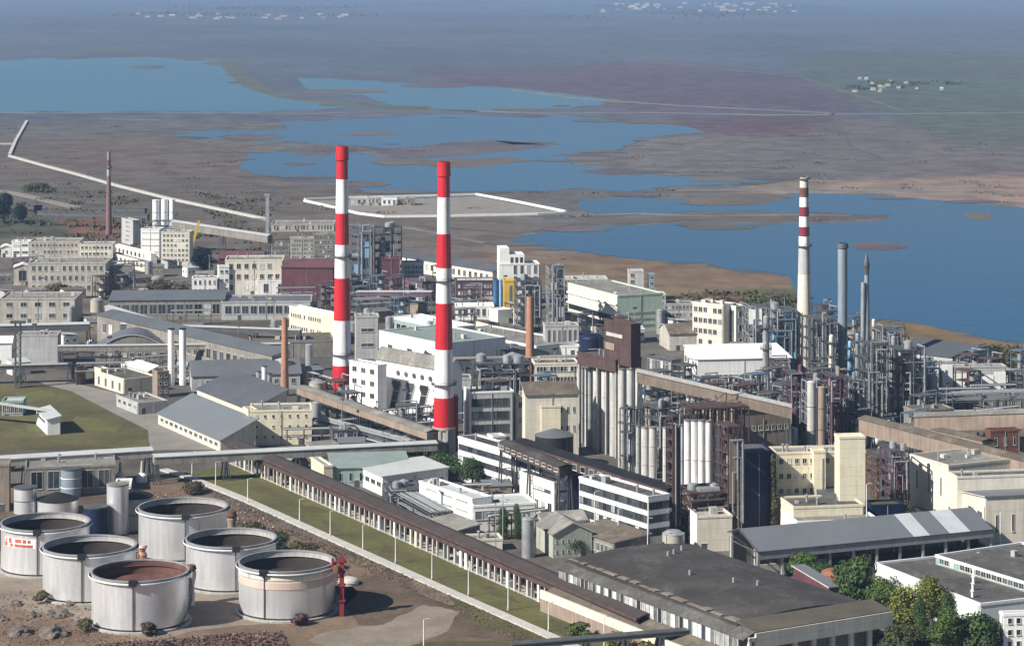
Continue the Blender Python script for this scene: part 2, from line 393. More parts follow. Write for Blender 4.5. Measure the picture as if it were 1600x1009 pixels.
def vcyl(name, label, cat, u, vb, rpx, vt, m='silo', group=None, top='flat', topm=None, ladder=False, bands=0, n=24, bm='steel'):
    """upright cylinder; vb = row of the FRONT of its base"""
    c0 = G(u, vb); r = rpx*c0.y/F; c = Vector(((u-800)/F*(c0.y+r), c0.y+r, 0)); r = rpx*c.y/F; h = zat(c0, vt)
    FOOT.append((c.x-r, c.y-r, 0, 2*r, 2*r))
    root = thing(name, label, cat, (c.x, c.y, 0), 0, group)
    b = MB(); b.cyl(0, 0, 0, h, r, n=n, cap=False); b.build('shell', m, root)
    q = MB(); tm = topm or m
    if top == 'cone': q.lathe([(r+.15, h-.2), (r+.15, h), (r*.15, h+r*.3), (.001, h+r*.3)], n)
    elif top == 'dome': q.lathe([(r+.1, h-.1)] + [(r*math.cos(t*.262), h+r*.38*math.sin(t*.262)) for t in range(6)] + [(.001, h+r*.38)], n)
    else: q.lathe([(r+.12, h-.3), (r+.12, h+.1), (.001, h+.12)], n)
    q.build('cap', tm, root)
    for k in range(bands):
        z = h*(k+1)/(bands+1); q = MB(); q.lathe([(r, z-.12), (r+.1, z-.1), (r+.1, z+.1), (r, z+.12)], n); q.build('hoop', bm, root)
    if ladder:
        q = MB(); a = math.radians(-50); x, y = math.cos(a)*(r+.3), math.sin(a)*(r+.3)
        for s_ in (-.3, .3): q.bar((x+s_*.77, y+s_*.64, 0), (x+s_*.77, y+s_*.64, h+1), .1)
        for z in range(1, int(h), 2): q.bar((x-.23, y-.19, z), (x+.23, y+.19, z), .08)
        q.build('ladder', 'steel', root)
    return root, c, r, h
def pole_lamp(u, vb, vt, label, m='white', group=None, name='street_lamp'):
    c = G(u, vb); h = zat(c, vt); root = thing(name, label, 'lamp post', (c.x, c.y, 0), 0, group)
    b = MB(); b.cyl(0, 0, 0, h, .17, .10, 8); b.build('post', m, root)
    b = MB(); b.cyl(0, 0, 0, .7, .34, .28, 8); b.build('footing', 'concrete', root)
    b = MB(); b.bar((0, 0, h-.1), (.9, .3, h+.25), .09); b.build('arm', m, root)
    b = MB(); b.prism([(-.16, h+.15), (.16, h+.15), (.10, h+.33), (-.10, h+.33)], .75, 1.5, 'x'); b.build('lamp_head', 'steel_pale', root)
    return root
def gallery(name, label, cat, A, B_, w, hh, wall, roof, leg='steel', every=18, windows_=0, group=None, legs=True, fill=False, gable=True, m2=None):
    """conveyor or pipe bridge: box girder between A and B (floor level), on trestles"""
    A = Vector(A); B_ = Vector(B_); d = B_-A; L = math.hypot(d.x, d.y); rz = math.atan2(d.y, d.x); sl_ = d.z/L
    root = thing(name, label, cat, (A.x, A.y, 0), rz, group)
    def zz(x): return A.z + sl_*x
    b = MB(); z0, z1 = zz(0), zz(L); o = w/2
    vs = [(0, -o, z0), (L, -o, z1), (L, o, z1), (0, o, z0), (0, -o, z0+hh), (L, -o, z1+hh), (L, o, z1+hh), (0, o, z0+hh)]
    b.raw(vs, [(0,3,2,1),(0,1,5,4),(1,2,6,5),(2,3,7,6),(3,0,4,7),(4,5,6,7)]); b.build('girder', wall, root)
    b = MB(); e = o+.3; rr = w*.12 if gable else .02
    P = [(-e, hh+.02), (0, hh+.02+rr), (e, hh+.02), (e, hh+.28), (0, hh+.28+rr), (-e, hh+.28)]
    v0 = [(-.3, y, z0+z) for y, z in P]; v1 = [(L+.3, y, z1+z) for y, z in P]
    for k in range(6): b.poly([v0[k], v1[k], v1[(k+1) % 6], v0[(k+1) % 6]])
    b.poly(v0); b.poly(v1[::-1]); b.build('roof', roof, root)
    if windows_:
        n = int(L/windows_); me = window_mesh(windows_*.6, hh*.42, 'r')
        for k in range(min(n, 48)):
            x = (k+.5)*L/n
            s_ = -1 if (math.sin(rz) * 0 + math.cos(rz)) > 0 else 1
            q = bpy.data.objects.new('window', me); C.objects.link(q); q.parent = root; q.location = (x, s_*(o+.01), zz(x)+hh*.35); q.rotation_euler.z = 0 if s_ < 0 else math.pi
    if legs:
        n = max(1, round(L/every))
        for k in range(n+1):
            x = min(max(k*L/n, .8), L-.8); z = zz(x)
            if z < 2: continue
            q = MB(); s_ = o*.9
            for sx in (-.8, .8):
                for sy in (-1, 1): q.bar((x+sx*1.4, sy*(s_+z*.04), 0), (x+sx*.6, sy*s_, z), .4)
            nz = max(1, int(z/5))
            for j in range(nz):
                a, c_ = z*j/nz, z*(j+1)/nz
                q.bar((x, -s_, c_-.3), (x, s_, c_-.3), .25); q.bar((x, -s_, a), (x, s_, c_-.3), .15); q.bar((x, s_, a), (x, -s_, c_-.3), .15)
            q.build('trestle', leg, root)
    return root
def frame_tower(name, label, cat, u0, vb, uL, uR, vt, m='steel', ang=30, floors=5, nx=3, ny=2, vessels=3, vm='steel_pale', pipes=5, group=None, clad=None, cladm='steel_blue', floors_m='steel', seed=None, Ld=None):
    c, L, W, h = dims(u0, vb, uL, uR, vt, ang)
    if Ld: L = Ld
    FOOT.append((c.x, c.y, math.radians(ang), W, L))
    root = thing(name, label, cat, (c.x, c.y, 0), math.radians(ang), group); rs = random.Random(seed or int(u0*3+vb*5))
    b = MB(); cw = .35
    X = [W*i/nx for i in range(nx+1)]; Y = [L*j/ny for j in range(ny+1)]; Z = [h*k/floors for k in range(floors+1)]
    for x in X:
        for y in Y: b.bar((x, y, 0), (x, y, h), cw)
    for z in Z[1:]:
        for y in Y: b.bar((0, y, z), (W, y, z), .3)
        for x in X: b.bar((x, 0, z), (x, L, z), .3)
    for i in range(nx):
        for k in range(floors):
            r_ = rs.random()
            if r_ < .45: b.bar((X[i], 0, Z[k]), (X[i+1], 0, Z[k+1]), .18)
            if r_ < .25: b.bar((X[i+1], 0, Z[k]), (X[i], 0, Z[k+1]), .18)
    for j in range(ny):
        for k in range(floors):
            if rs.random() < .5: b.bar((0, Y[j], Z[k]), (0, Y[j+1], Z[k+1]), .18)
    b.build('steel_frame', m, root)
    for k in range(1, floors+1):
        q = MB(); x1 = W*rs.choice([1, 1, .67]); z = Z[k]; q.box(.1, x1-.1, .1, L-.1, z+.16, z+.28)
        for hz in (.7, 1.2): q.bar((0, -.2, z+hz), (x1, -.2, z+hz), .07); q.bar((-.2, 0, z+hz), (-.2, L, z+hz), .07)
        for i in range(int(x1/1.8)+1): q.bar((i*1.8, -.2, z+.2), (i*1.8, -.2, z+1.2), .07)
        q.build('deck', floors_m, root)
    for k in range(vessels):
        q = MB(); x = rs.uniform(.15, .85)*W; y = rs.uniform(.1, .6)*L; r_ = min(W, L)*rs.uniform(.09, .2); k0 = rs.randrange(0, floors); k1 = min(floors+1, k0+rs.choice([1, 2, 2, 3]))
        z0 = Z[k0]+.3; z1 = h*k1/floors*.97
        if rs.random() < .75: q.lathe([(.01, z0), (r_, z0+r_*.4), (r_, z1-r_*.4), (.01, z1)], 14, x=x, y=y)
        else:
            zc = z0+r_+.3; q.tube((x-W*.2, y, zc), (x+W*.2, y, zc), r_, 12)
        q.build('vessel', rs.choice([vm, vm, 'pipe', 'steel_pale']), root)
    for k in range(pipes):
        q = MB(); x = rs.uniform(0, 1)*W; y = -rs.uniform(.2, .8); r_ = rs.uniform(.12, .4); z1 = h*rs.uniform(.5, 1.08)
        z0 = h*rs.uniform(0, .3); q.tube((x, y, z0), (x, y, z1), r_, 7); x2 = rs.uniform(0, 1)*W; q.tube((x, y, z1), (x2, y, z1), r_, 7); q.tube((x2, y, z1), (x2, y+L*.5, z1), r_, 7)
        q.build('pipe', rs.choice(['pipe', 'steel_pale', m]), root)
    if clad:
        for (a0, a1, z0, z1) in clad:
            q = MB(); q.box(a0*W, a1*W, -.35, -.2, z0*h, z1*h); q.build('cladding', cladm, root)
    return root, W, L, h
def column(name, label, u, vb, rpx, vt, m='pipe', plats=4, group=None, cat='process column', pm='steel', neck=True):
    c = G(u, vb); r = rpx*c.y/F; h = zat(c, vt); root = thing(name, label, cat, (c.x, c.y, 0), 0, group)
    b = MB(); b.lathe([(r*1.25, 0), (r, h*.06), (r, h*.62), (r*.85, h*.66), (r*.85, h-r*.6), (r*.4, h-r*.1), (.01, h)] if neck else [(r, 0), (r, h-r*.5), (r*.4, h-.1), (.01, h)], 18); b.build('shell', m, root)
    for k in range(plats):
        z = h*(k+1)/(plats+.6); q = MB(); rr = r*.95
        q.lathe([(rr, z), (rr+1.1, z), (rr+1.1, z+.15), (rr, z+.15)], 16)
        for j in range(16):
            a = 6.283*j/16; a2 = 6.283*(j+1)/16; p = Vector((math.cos(a), math.sin(a), 0))*(rr+1.05); p2 = Vector((math.cos(a2), math.sin(a2), 0))*(rr+1.05)
            q.bar(p+Vector((0, 0, z)), p+Vector((0, 0, z+1.1)), .07); q.bar(p+Vector((0, 0, z+1.1)), p2+Vector((0, 0, z+1.1)), .07)
        q.build('platform', pm, root)
    q = MB(); q.tube((r+.5, -.3, 0), (r+.5, -.3, h*.93), .18, 7); q.tube((r+.5, -.3, h*.93), (0, 0, h*.97), .18, 7); q.build('riser_pipe', 'pipe', root)
    q = MB()
    for s_ in (-.25, .25): q.bar((-r*.5+s_, -r-.35, 0), (-r*.5+s_, -r-.35, h*.9), .09)
    for z in range(1, int(h*.9), 2): q.bar((-r*.5-.25, -r-.35, z), (-r*.5+.25, -r-.35, z), .07)
    q.build('ladder', pm, root)
    return root
def rack(name, label, p, q_, z=6, w=4, n=5, m='steel', pm='pipe', group=None, every=12, levels=1):
    A = G(*p); B_ = G(*q_); d = B_-A; L = math.hypot(d.x, d.y); rz = math.atan2(d.y, d.x)
    root = thing(name, label, 'pipe rack', (A.x, A.y, 0), rz, group)
    k = max(1, round(L/every))
    for i in range(min(k+1, 60)):
        x = i*L/k; b = MB()
        for s_ in (-w/2, w/2): b.bar((x, s_, 0), (x, s_, z+levels*2.5-2), .35)
        for l in range(levels): b.bar((x, -w/2-.3, z+l*2.5), (x, w/2+.3, z+l*2.5), .35)
        b.build('bent', m, root)
    rs = random.Random(int(p[0]))
    for l in range(levels):
        b = MB()
        for s_ in (-w/2, w/2): b.bar((0, s_, z+l*2.5-.3), (L, s_, z+l*2.5-.3), .3)
        b.build('beam', m, root)
        for j in range(n):
            y = -w/2+.4+(w-.8)*j/max(1, n-1); r = rs.uniform(.15, .38); b = MB(); b.tube((0, y, z+l*2.5+.2+r), (L, y, z+l*2.5+.2+r), r, 8); b.build('pipe', pm if rs.random() < .7 else 'steel_pale', root)
    return root
def wallstrip(name, label, cat, pts, w, h, m, z0=0, kind=None):
    P = [G(u, v) for u, v in pts]; b = MB(); n = len(P); Ls = []; Rs = []
    for i, p in enumerate(P):
        d = (P[min(i+1, n-1)]-P[max(i-1, 0)]).normalized(); s_ = Vector((-d.y, d.x, 0))*w/2; Ls.append(p+s_); Rs.append(p-s_)
    for i in range(n-1):
        a, b_, c, d = Ls[i], Ls[i+1], Rs[i+1], Rs[i]; up = Vector((0, 0, h)); lo = Vector((0, 0, z0))
        b.poly([d+up, c+up, b_+up, a+up]); b.poly([a+lo, a+up, b_+up, b_+lo]); b.poly([c+lo, c+up, d+up, d+lo])
        if i == 0: b.poly([a+lo, d+lo, d+up, a+up])
        if i == n-2: b.poly([c+lo, b_+lo, b_+up, c+up])
    o = b.build(name, m); tag(o, label, cat, None, kind); return o
def sheet(name, pts, m, z, jitter=0, kind='structure', label=None, cat=None):
    """flat ground patch whose outline is given as points on the ground"""
    if jitter:
        rs = random.Random(int(pts[0][0]*3+pts[0][1]))
        def rough(P, amt):
            out = []
            for i in range(len(P)):
                a, b_ = P[i], P[(i+1) % len(P)]; out.append(a)
                l = math.hypot(b_[0]-a[0], b_[1]-a[1])
                if l > 5: out.append(((a[0]+b_[0])/2+rs.gauss(0, 1)*l*amt, (a[1]+b_[1])/2+rs.gauss(0, 1)*l*amt*.22))
            return out
        for k in range(5): pts = rough(pts, jitter)
    b = MB(); b.poly([tuple(G(u, v, z)) for u, v in pts][::-1])
    me_o = b.build(name, m); 
    import bmesh
    bm = bmesh.new(); bm.from_mesh(me_o.data); bmesh.ops.triangulate(bm, faces=bm.faces[:])
    for f_ in bm.faces:
        if f_.normal.z < 0: f_.normal_flip()
    bm.to_mesh(me_o.data); bm.free()
    tag(me_o, label, cat, None, kind); return me_o
def crown_mesh(key, h, r, m, n=1500, seed=1, squash=1.0, leaf=.35, shape='round'):
    """leaf clumps spread through several lobes"""
    rs = random.Random(seed); b = MB(); lobes = []
    nl = 12 if shape != 'column' else 7
    for i in range(nl):
        if shape == 'column': lobes.append((Vector((rs.uniform(-.2, .2)*r, rs.uniform(-.2, .2)*r, h*(.18+.74*i/nl))), r*(.75-.35*i/nl), h*.16))
        else:
            a = rs.uniform(0, 6.28); t = rs.uniform(.25, 1); q = r*rs.uniform(.1, .62)*(1 if t < .7 else .5)
            lobes.append((Vector((math.cos(a)*q*1.1, math.sin(a)*q*1.1, h*(.16+.66*t))), r*rs.uniform(.42, .68), h*rs.uniform(.15, .26)))
    for i in range(n):
        c, lr, lh = rs.choice(lobes)
        th = rs.uniform(0, 6.283); cz = rs.uniform(-1, 1); sr = math.sqrt(1-cz*cz); k = rs.random()**.25*rs.uniform(.86, 1.12)
        p = c+Vector((math.cos(th)*sr*lr*k, math.sin(th)*sr*lr*k, cz*lh*k))
        if p.z < h*.06: p.z = h*.06
        s_ = leaf*rs.uniform(.6, 1.5)
        nrm = Vector((math.cos(th)*sr+rs.gauss(0, .5), math.sin(th)*sr+rs.gauss(0, .5), cz+.35+rs.gauss(0, .5))).normalized()
        a = nrm.cross(Vector((rs.gauss(0, 1), rs.gauss(0, 1), rs.gauss(0, 1)))).normalized(); e = nrm.cross(a)
        b.poly([p+a*s_, p+e*s_*.8, p-a*s_*.9+e*.1*s_, p-e*s_*.7], 0 if rs.random() < .75 else 1)
    return b
TC = {}
def tree(name, label, u, vb, wpx, vt, m='leaf_mid', m2=None, shape='round', n=1500, cat='tree', group=None, seed=None, trunk=True, leaf=None):
    c = G(u, vb); r = wpx/2*c.y/F; h = zat(c, vt); root = thing(name, label, cat, (c.x, c.y, 0), 0, group)
    b = crown_mesh(None, h, r, m, int(n*2.2), seed or int(u*3+vb), 1, (leaf or max(.2, r*.085))*.62, shape); b.build('crown', [m, m2 or m], root)
    if trunk:
        q = MB(); q.tube((0, 0, 0), (0, 0, h*.45), h*.03+.08, 8, r2=h*.018+.05)
        rs = random.Random(int(u))
        for k in range(5):
            a = rs.uniform(0, 6.28); q.tube((0, 0, h*(.2+.05*k)), (math.cos(a)*r*.55, math.sin(a)*r*.55, h*(.45+.07*k)), h*.014+.03, 6, r2=.04)
        q.build('trunk', 'bark', root)
    return root
# ---------------------------------------------------------------- ground, water, far plain
def inpoly(x, y, P):
    c = False; j = len(P)-1
    for i in range(len(P)):
        if (P[i][1] > y) != (P[j][1] > y) and x < (P[j][0]-P[i][0])*(y-P[i][1])/(P[j][1]-P[i][1])+P[i][0]: c = not c
        j = i
    return c
def segd(x, y, P, sy):
    m = 1e9
    for i in range(len(P)):
        ax, ay = P[i]; bx, by = P[(i+1) % len(P)]; ay *= sy; by *= sy; yy = y*sy
        dx, dy = bx-ax, by-ay; t = max(0, min(1, ((x-ax)*dx+(yy-ay)*dy)/(dx*dx+dy*dy+1e-9)))
        m = min(m, math.hypot(x-ax-dx*t, yy-ay-dy*t))
    return m
ZONES = [   # soil colour, soft edge, outline on the ground (as seen from the viewpoint)
 ((.118,.112,.112), 30, [(-3000,205),(300,190),(900,185),(5000,200),(5000,560),(-3000,560)]),          # grey-brown flats
 ((.120,.105,.092), 40, [(-3000,240),(380,215),(420,290),(560,300),(820,330),(820,420),(-3000,430)]),
 ((.100,.085,.110), 40, [(640,110),(1050,95),(1500,150),(1480,175),(1000,175),(760,140)]),      # violet mud
 ((.100,.075,.090), 30, [(1040,182),(1330,180),(1250,212),(1080,212)]),
 ((.088,.108,.100), 40, [(1250,85),(1900,80),(1900,230),(1500,225),(1350,165),(1250,120)]),     # greener marsh
 ((0.208,0.161,0.135), 30, [(1180,285),(1700,270),(1700,330),(1400,312),(1150,305)]),
 ((0.156,0.114,0.078), 22, [(760,385),(1000,405),(1240,435),(1260,500),(1100,500),(900,480),(760,430)]),   # sandy shore
 ((0.172,0.125,0.068), 16, [(1300,500),(1420,502),(1520,528),(1640,545),(2200,560),(2200,620),(1640,600),(1500,570),(1360,545)]),
 ((0.088,0.094,0.052), 16, [(1150,450),(1245,450),(1250,492),(1180,490)]),
 ((.07,.08,.055), 12, [(-60,332),(40,338),(90,348),(125,378),(-60,384)]),        # dark green mound
 ((0.156,0.088,0.068), 10, [(85,342),(160,338),(190,340),(190,380),(130,378)]),
 ((.125,.115,.10), 18, [(-3000,395),(300,370),(640,372),(770,420),(900,470),(1100,500),(1330,540),(1640,590),(5000,640),(5000,1200),(-3000,1200)]), # plant yard
 ((0.088,0.071,0.057), 30, [(350,500),(520,500),(520,560),(350,555)]),
 ((.19,.138,.10), 16, [(-500,800),(255,742),(880,1006),(900,1300),(-1500,1300),(-1500,900)]),
]
def ground():
    us = [-9000,-6000,-4000,-2500,-1600,-1000,-600,-300]+[-150+k*12.5 for k in range(153)]+[1900,2200,2600,3400,4600,7000,10000]
    vs = [-38,-34,-30,-26,-22,-16,-10,-4]+[k*4.0 for k in range(0, 262)]+[1070,1120,1250,1500,2000,3500]
    nu, nv = len(us), len(vs); V = []; cols = []
    boxes = [(min(p[0] for p in z[2])-z[1], max(p[0] for p in z[2])+z[1], min(p[1] for p in z[2])-z[1], max(p[1] for p in z[2])+z[1]) for z in ZONES]
    from mathutils import noise as mn
    for v in vs:
        for u in us:
            p = G(u, v); V.append(tuple(p)); col = Vector((.090, .105, .135))  # default for the far plain, haze blue mixed into the ground colour
            if -400 < u < 2000:
                wob = mn.noise(Vector((u*.02, v*.09, 3)))*14; wv = mn.noise(Vector((u*.013, v*.06, 9)))*5
                for (zc, soft, P), bx in zip(ZONES, boxes):
                    if bx[0] < u < bx[1] and bx[2] < v < bx[3]:
                        uu, vv = u+wob, v+wv; sy = 3.0; dd = segd(uu, vv, P, sy); ins = inpoly(uu, vv, P)
                        a = max(0, min(1, .5+(dd if ins else -dd)/soft)); a = a*a*(3-2*a); col = col.lerp(Vector(zc), a)
            elif v > 400: col = Vector((.125, .115, .10))
            cols.append((col.x, col.y, col.z, 1))
    me = bpy.data.meshes.new('ground'); fs = [(j*nu+i, (j+1)*nu+i, (j+1)*nu+i+1, j*nu+i+1) for j in range(nv-1) for i in range(nu-1)]
    me.from_pydata(V, [], fs); a = me.color_attributes.new('soil', 'FLOAT_COLOR', 'POINT')
    for i, c in enumerate(cols): a.data[i].color = c
    me.update(); o = bpy.data.objects.new('ground', me); C.objects.link(o); o['kind'] = 'structure'
    m = bpy.data.materials.new('soil'); m.use_nodes = True; t = m.node_tree; N = t.nodes; Lk = t.links; b = N['Principled BSDF']
    b.inputs['Roughness'].default_value = 1; b.inputs['Specular IOR Level'].default_value = .1
    at = N.new('ShaderNodeAttribute'); at.attribute_name = 'soil'; geo = N.new('ShaderNodeNewGeometry')
    def nz(sx, sy, sc, det=8, rg=.65):
        q = N.new('ShaderNodeVectorMath'); q.operation = 'MULTIPLY'; Lk.new(geo.outputs['Position'], q.inputs[0]); q.inputs[1].default_value = (sx, sy, 1)
        n = N.new('ShaderNodeTexNoise'); n.inputs['Scale'].default_value = sc; n.inputs['Detail'].default_value = det; n.inputs['Roughness'].default_value = rg; Lk.new(q.outputs[0], n.inputs['Vector']); return n.outputs[0]
    def mr(x, lo, hi, a=.28, b_=.72):
        n = N.new('ShaderNodeMapRange'); Lk.new(x, n.inputs[0]); n.inputs[1].default_value = a; n.inputs[2].default_value = b_; n.inputs[3].default_value = lo; n.inputs[4].default_value = hi; return n.outputs[0]
    f = None
    for s_ in (mr(nz(.7, .35, .0016, 10), .74, 1.26), mr(nz(1, 1, .006, 9), .90, 1.10), mr(nz(1, 1, .028, 5, .55), .84, 1.14, .42, .58), mr(nz(1, .6, .09, 8, .7), .75, 1.25), mr(nz(1, 1, .6, 4, .7), .8, 1.2)):
        if f is None: f = s_
        else:
            q = N.new('ShaderNodeMath'); q.operation = 'MULTIPLY'; Lk.new(f, q.inputs[0]); Lk.new(s_, q.inputs[1]); f = q.outputs[0]
    tint = N.new('ShaderNodeMix'); tint.data_type = 'RGBA'; tint.blend_type = 'MULTIPLY'; tint.inputs[0].default_value = 1
    cr = N.new('ShaderNodeValToRGB'); cr.color_ramp.elements[0].position = .35; cr.color_ramp.elements[0].color = (1.08, .95, .98, 1); cr.color_ramp.elements[1].position = .65; cr.color_ramp.elements[1].color = (.93, 1.03, .98, 1)
    Lk.new(nz(.6, .5, .0028, 8), cr.inputs[0]); Lk.new(at.outputs['Color'], tint.inputs[6]); Lk.new(cr.outputs[0], tint.inputs[7])
    sc = N.new('ShaderNodeVectorMath'); sc.operation = 'SCALE'; Lk.new(tint.outputs[2], sc.inputs[0]); Lk.new(f, sc.inputs['Scale']); Lk.new(sc.outputs[0], b.inputs['Base Color'])
    bp = N.new('ShaderNodeBump'); bp.inputs['Strength'].default_value = .5; bp.inputs['Distance'].default_value = .5; Lk.new(nz(1, 1, .35, 6, .7), bp.inputs['Height']); Lk.new(bp.outputs[0], b.inputs['Normal'])
    me.materials.append(m)
    q = MB(); q.poly([(-260000, -120000, -1.2), (260000, -120000, -1.2), (260000, 280000, -1.2), (-260000, 280000, -1.2)]); o2 = q.build('terrain', 'dirt'); o2['kind'] = 'structure'
ground()
# water
def water_mat(c1, c2, sp):
    m = bpy.data.materials.new('water'); m.use_nodes = True; t = m.node_tree; N = t.nodes; Lk = t.links; b = N['Principled BSDF']
    b.inputs['Base Color'].default_value = (.020, .075, .135, 1); b.inputs['Roughness'].default_value = .2; b.inputs['IOR'].default_value = 1.33
    b.inputs['Specular IOR Level'].default_value = sp
    geo = N.new('ShaderNodeNewGeometry'); q = N.new('ShaderNodeVectorMath'); q.operation = 'MULTIPLY'; Lk.new(geo.outputs['Position'], q.inputs[0]); q.inputs[1].default_value = (.5, 1, 1)
    n = N.new('ShaderNodeTexNoise'); n.inputs['Scale'].default_value = .12; n.inputs['Detail'].default_value = 6; Lk.new(q.outputs[0], n.inputs['Vector'])
    bp = N.new('ShaderNodeBump'); bp.inputs['Strength'].default_value = .35; bp.inputs['Distance'].default_value = .6; Lk.new(n.outputs[0], bp.inputs['Height']); Lk.new(bp.outputs[0], b.inputs['Normal'])
    n2 = N.new('ShaderNodeTexNoise'); n2.inputs['Scale'].default_value = .003; n2.inputs['Detail'].default_value = 5
    q2 = N.new('ShaderNodeVectorMath'); q2.operation = 'MULTIPLY'; Lk.new(geo.outputs['Position'], q2.inputs[0]); q2.inputs[1].default_value = (.6, .25, 1); Lk.new(q2.outputs[0], n2.inputs['Vector'])
    cr = N.new('ShaderNodeValToRGB'); cr.color_ramp.elements[0].position = .35; cr.color_ramp.elements[0].color = c1; cr.color_ramp.elements[1].position = .68; cr.color_ramp.elements[1].color = c2
    Lk.new(n2.outputs[0], cr.inputs[0]); Lk.new(cr.outputs[0], b.inputs['Base Color'])
    return m
MC['water'] = water_mat((.001, .050, .135, 1), (.004, .072, .165, 1), .12); MC['water_mid'] = water_mat((.002, .062, .165, 1), (.008, .09, .19, 1), .15); MC['water_shallow'] = water_mat((.006, .085, .17, 1), (.020, .12, .20, 1), .17)
for n_, c_ in (('plain_a', (.115,.115,.12)), ('plain_b', (.08,.09,.11)), ('plain_c', (.095,.108,.105))): D_(n_, c_, rough=1, var=.15, sc=.003, spec=.1)
def mudmat(name, col):
    D_(name, col, rough=1, var=.25, sc=.012, spec=.1, bump=.2)
mudmat('shallow_mud', (.075, .095, .11)); mudmat('mud', (.125, .108, .095)); mudmat('mud_violet', (.105, .092, .105)); mudmat('mud_green', (.10, .108, .095)); mudmat('salt', (.175, .165, .17))
WATER = [
 [(-300,96),(40,93),(180,90),(352,95),(365,112),(392,135),(430,150),(490,160),(540,168),(480,173),(300,174),(120,176),(-300,172)],
 [(462,122),(560,126),(650,131),(760,136),(830,141),(900,150),(975,158),(905,166),(800,171),(700,172),(620,167),(570,150),(480,140)],
 [(390,198),(430,192),(520,188),(620,184),(760,181),(900,182),(1000,190),(1060,197),(1105,207),(1010,216),(990,225),(960,237),(905,240),(880,250),(900,258),(960,268),(1050,276),(1150,278),(1235,281),(1130,288),(1050,292),(900,294),(800,298),(700,304),(620,306),(560,296),(570,284),(470,280),(400,273),(372,262),(385,250),(388,236),(430,236),(470,240),(500,246),(540,236),(600,250),(650,250),(720,240),(650,232),(560,228),(470,222),(380,218),(270,213),(300,207),(390,202)],
 [(905,312),(980,308),(1060,312),(1120,314),(1180,308),(1250,302),(1300,303),(1400,308),(1450,312),(1520,318),(1600,325),(2300,332),(2300,600),(1640,538),(1560,532),(1500,518),(1450,507),(1380,498),(1350,506),(1290,500),(1255,470),(1230,430),(1180,422),(1100,411),(1000,405),(930,397),(880,388),(795,375),(830,366),(900,358),(1000,352),(1100,350),(1200,351),(1290,349),(1360,347),(1390,342),(1390,336),(1280,332),(1150,330),(1080,331),(1000,335),(935,335),(905,325)],
]
for k, P in enumerate(WATER):
    sheet('mudflat', P[3:]+P[:3], 'mud_green', .07+.004*k, jitter=.13)
    sheet('shallows', P[2:]+P[:2], 'shallow_mud', .085+.004*k, jitter=.09); sheet('shallows', P[1:]+P[:1], 'water_shallow', .092+.004*k, jitter=.075)
    sheet('lake', P, ['water_shallow', 'water_shallow', 'water_mid', 'water'][k], .12+.01*k, jitter=.06)
MUDS = [
 ('mud', [(520,209),(600,206),(625,210),(560,213)]), ('mud_violet', [(445,232),(520,228),(560,233),(545,240),(470,243)]),
 ('mud', [(640,256),(700,248),(790,246),(860,250),(800,255),(690,262)]), ('mud_green', [(770,219),(860,222),(880,226),(800,226)]),
 ('mud_violet', [(590,238),(700,222),(770,219),(860,228),(800,236),(690,246),(620,248)]),
 ('mud', [(1060,308),(1200,302),(1250,306),(1180,320),(1090,320)]), ('mud_violet', [(1330,380),(1360,378),(1415,382),(1420,388),(1370,391),(1335,389)]),
 ('mud', [(1500,334),(1545,333),(1555,340),(1520,344)]), ('mud_violet', [(440,256),(480,254),(500,257),(460,260)]),
 ('mud_violet', [(900,268),(960,262),(1000,266),(1060,270),(960,274)]),
 ('mud_green', [(200,104),(250,102),(262,106),(215,108)]),
]
for m_, P in MUDS: sheet('mudflat', P, m_, .18, jitter=.05)
rs = random.Random(5)
for k in range(70):      # islets and spits hugging the shores
    P = WATER[rs.choice([0, 1, 2, 2, 2, 3, 3])]; i = rs.randrange(len(P)); a, e = P[i], P[(i+1) % len(P)]; t = rs.random(); u = a[0]+(e[0]-a[0])*t; v = a[1]+(e[1]-a[1])*t
    if not (-100 < u < 1700) or v > 400: continue
    w_ = rs.uniform(8, 60); hh = w_*rs.uniform(.03, .09); v += rs.uniform(-5, 5)
    sheet('mudflat', [(u+w_*math.cos(6.283*j/8), v+hh*math.sin(6.283*j/8)) for j in range(8)], rs.choice(['mud', 'mud_violet', 'mud_green', 'mud']), .20+.002*k, jitter=.07)
LINES = [([(-200,172),(60,177),(250,176),(500,178),(640,174)], 14, 'salt'), ([(700,172),(860,178),(1000,176),(1200,180),(1650,176),(2200,180)], 22, 'salt'),
 ([(800,141),(850,147),(900,154),(985,160),(1060,165),(1300,177)], 14, 'salt'), ([(352,93),(368,112),(400,138),(450,152),(560,166),(640,171),(740,175)], 34, 'mud_green'),
 ([(160,186),(250,188)], 5, 'salt'), ([(900,338),(1000,334),(1100,338),(1240,336),(1330,337)], 8, 'salt'), ([(0,298),(40,306),(120,325)], 10, 'road_pale'),
 ([(1300,177),(1330,230),(1420,262),(1600,275)], 4, 'mud_violet'), ([(500,360),(640,372),(760,392),(880,405)], 5, 'mud'), ([(60,177),(150,205),(330,222)], 5, 'mud_violet'), ([(-100,60),(300,72),(700,66),(1200,84),(1700,80)], 16, 'mud_violet'), ([(1000,95),(1250,120),(1420,176)], 9, 'mud'),
 ([(430,345),(640,356),(760,380)], 5, 'salt'), ([(1060,297),(1300,298),(1600,300)], 7, 'salt')]
for k in range(16):      # faint field parcels on the far plain
    u, v = rs.uniform(-50, 1600), rs.choice([rs.uniform(34, 84), rs.uniform(34, 60)]); w_ = rs.uniform(60, 220); hh = rs.uniform(2, 7)
    sheet('field', [(u, v), (u+w_, v+rs.uniform(-2, 2)), (u+w_+rs.uniform(-20, 40), v+hh), (u+rs.uniform(-20, 30), v+hh)], ['plain_a', 'plain_b', 'plain_c'][k % 3], .25+k*.004, jitter=.02)
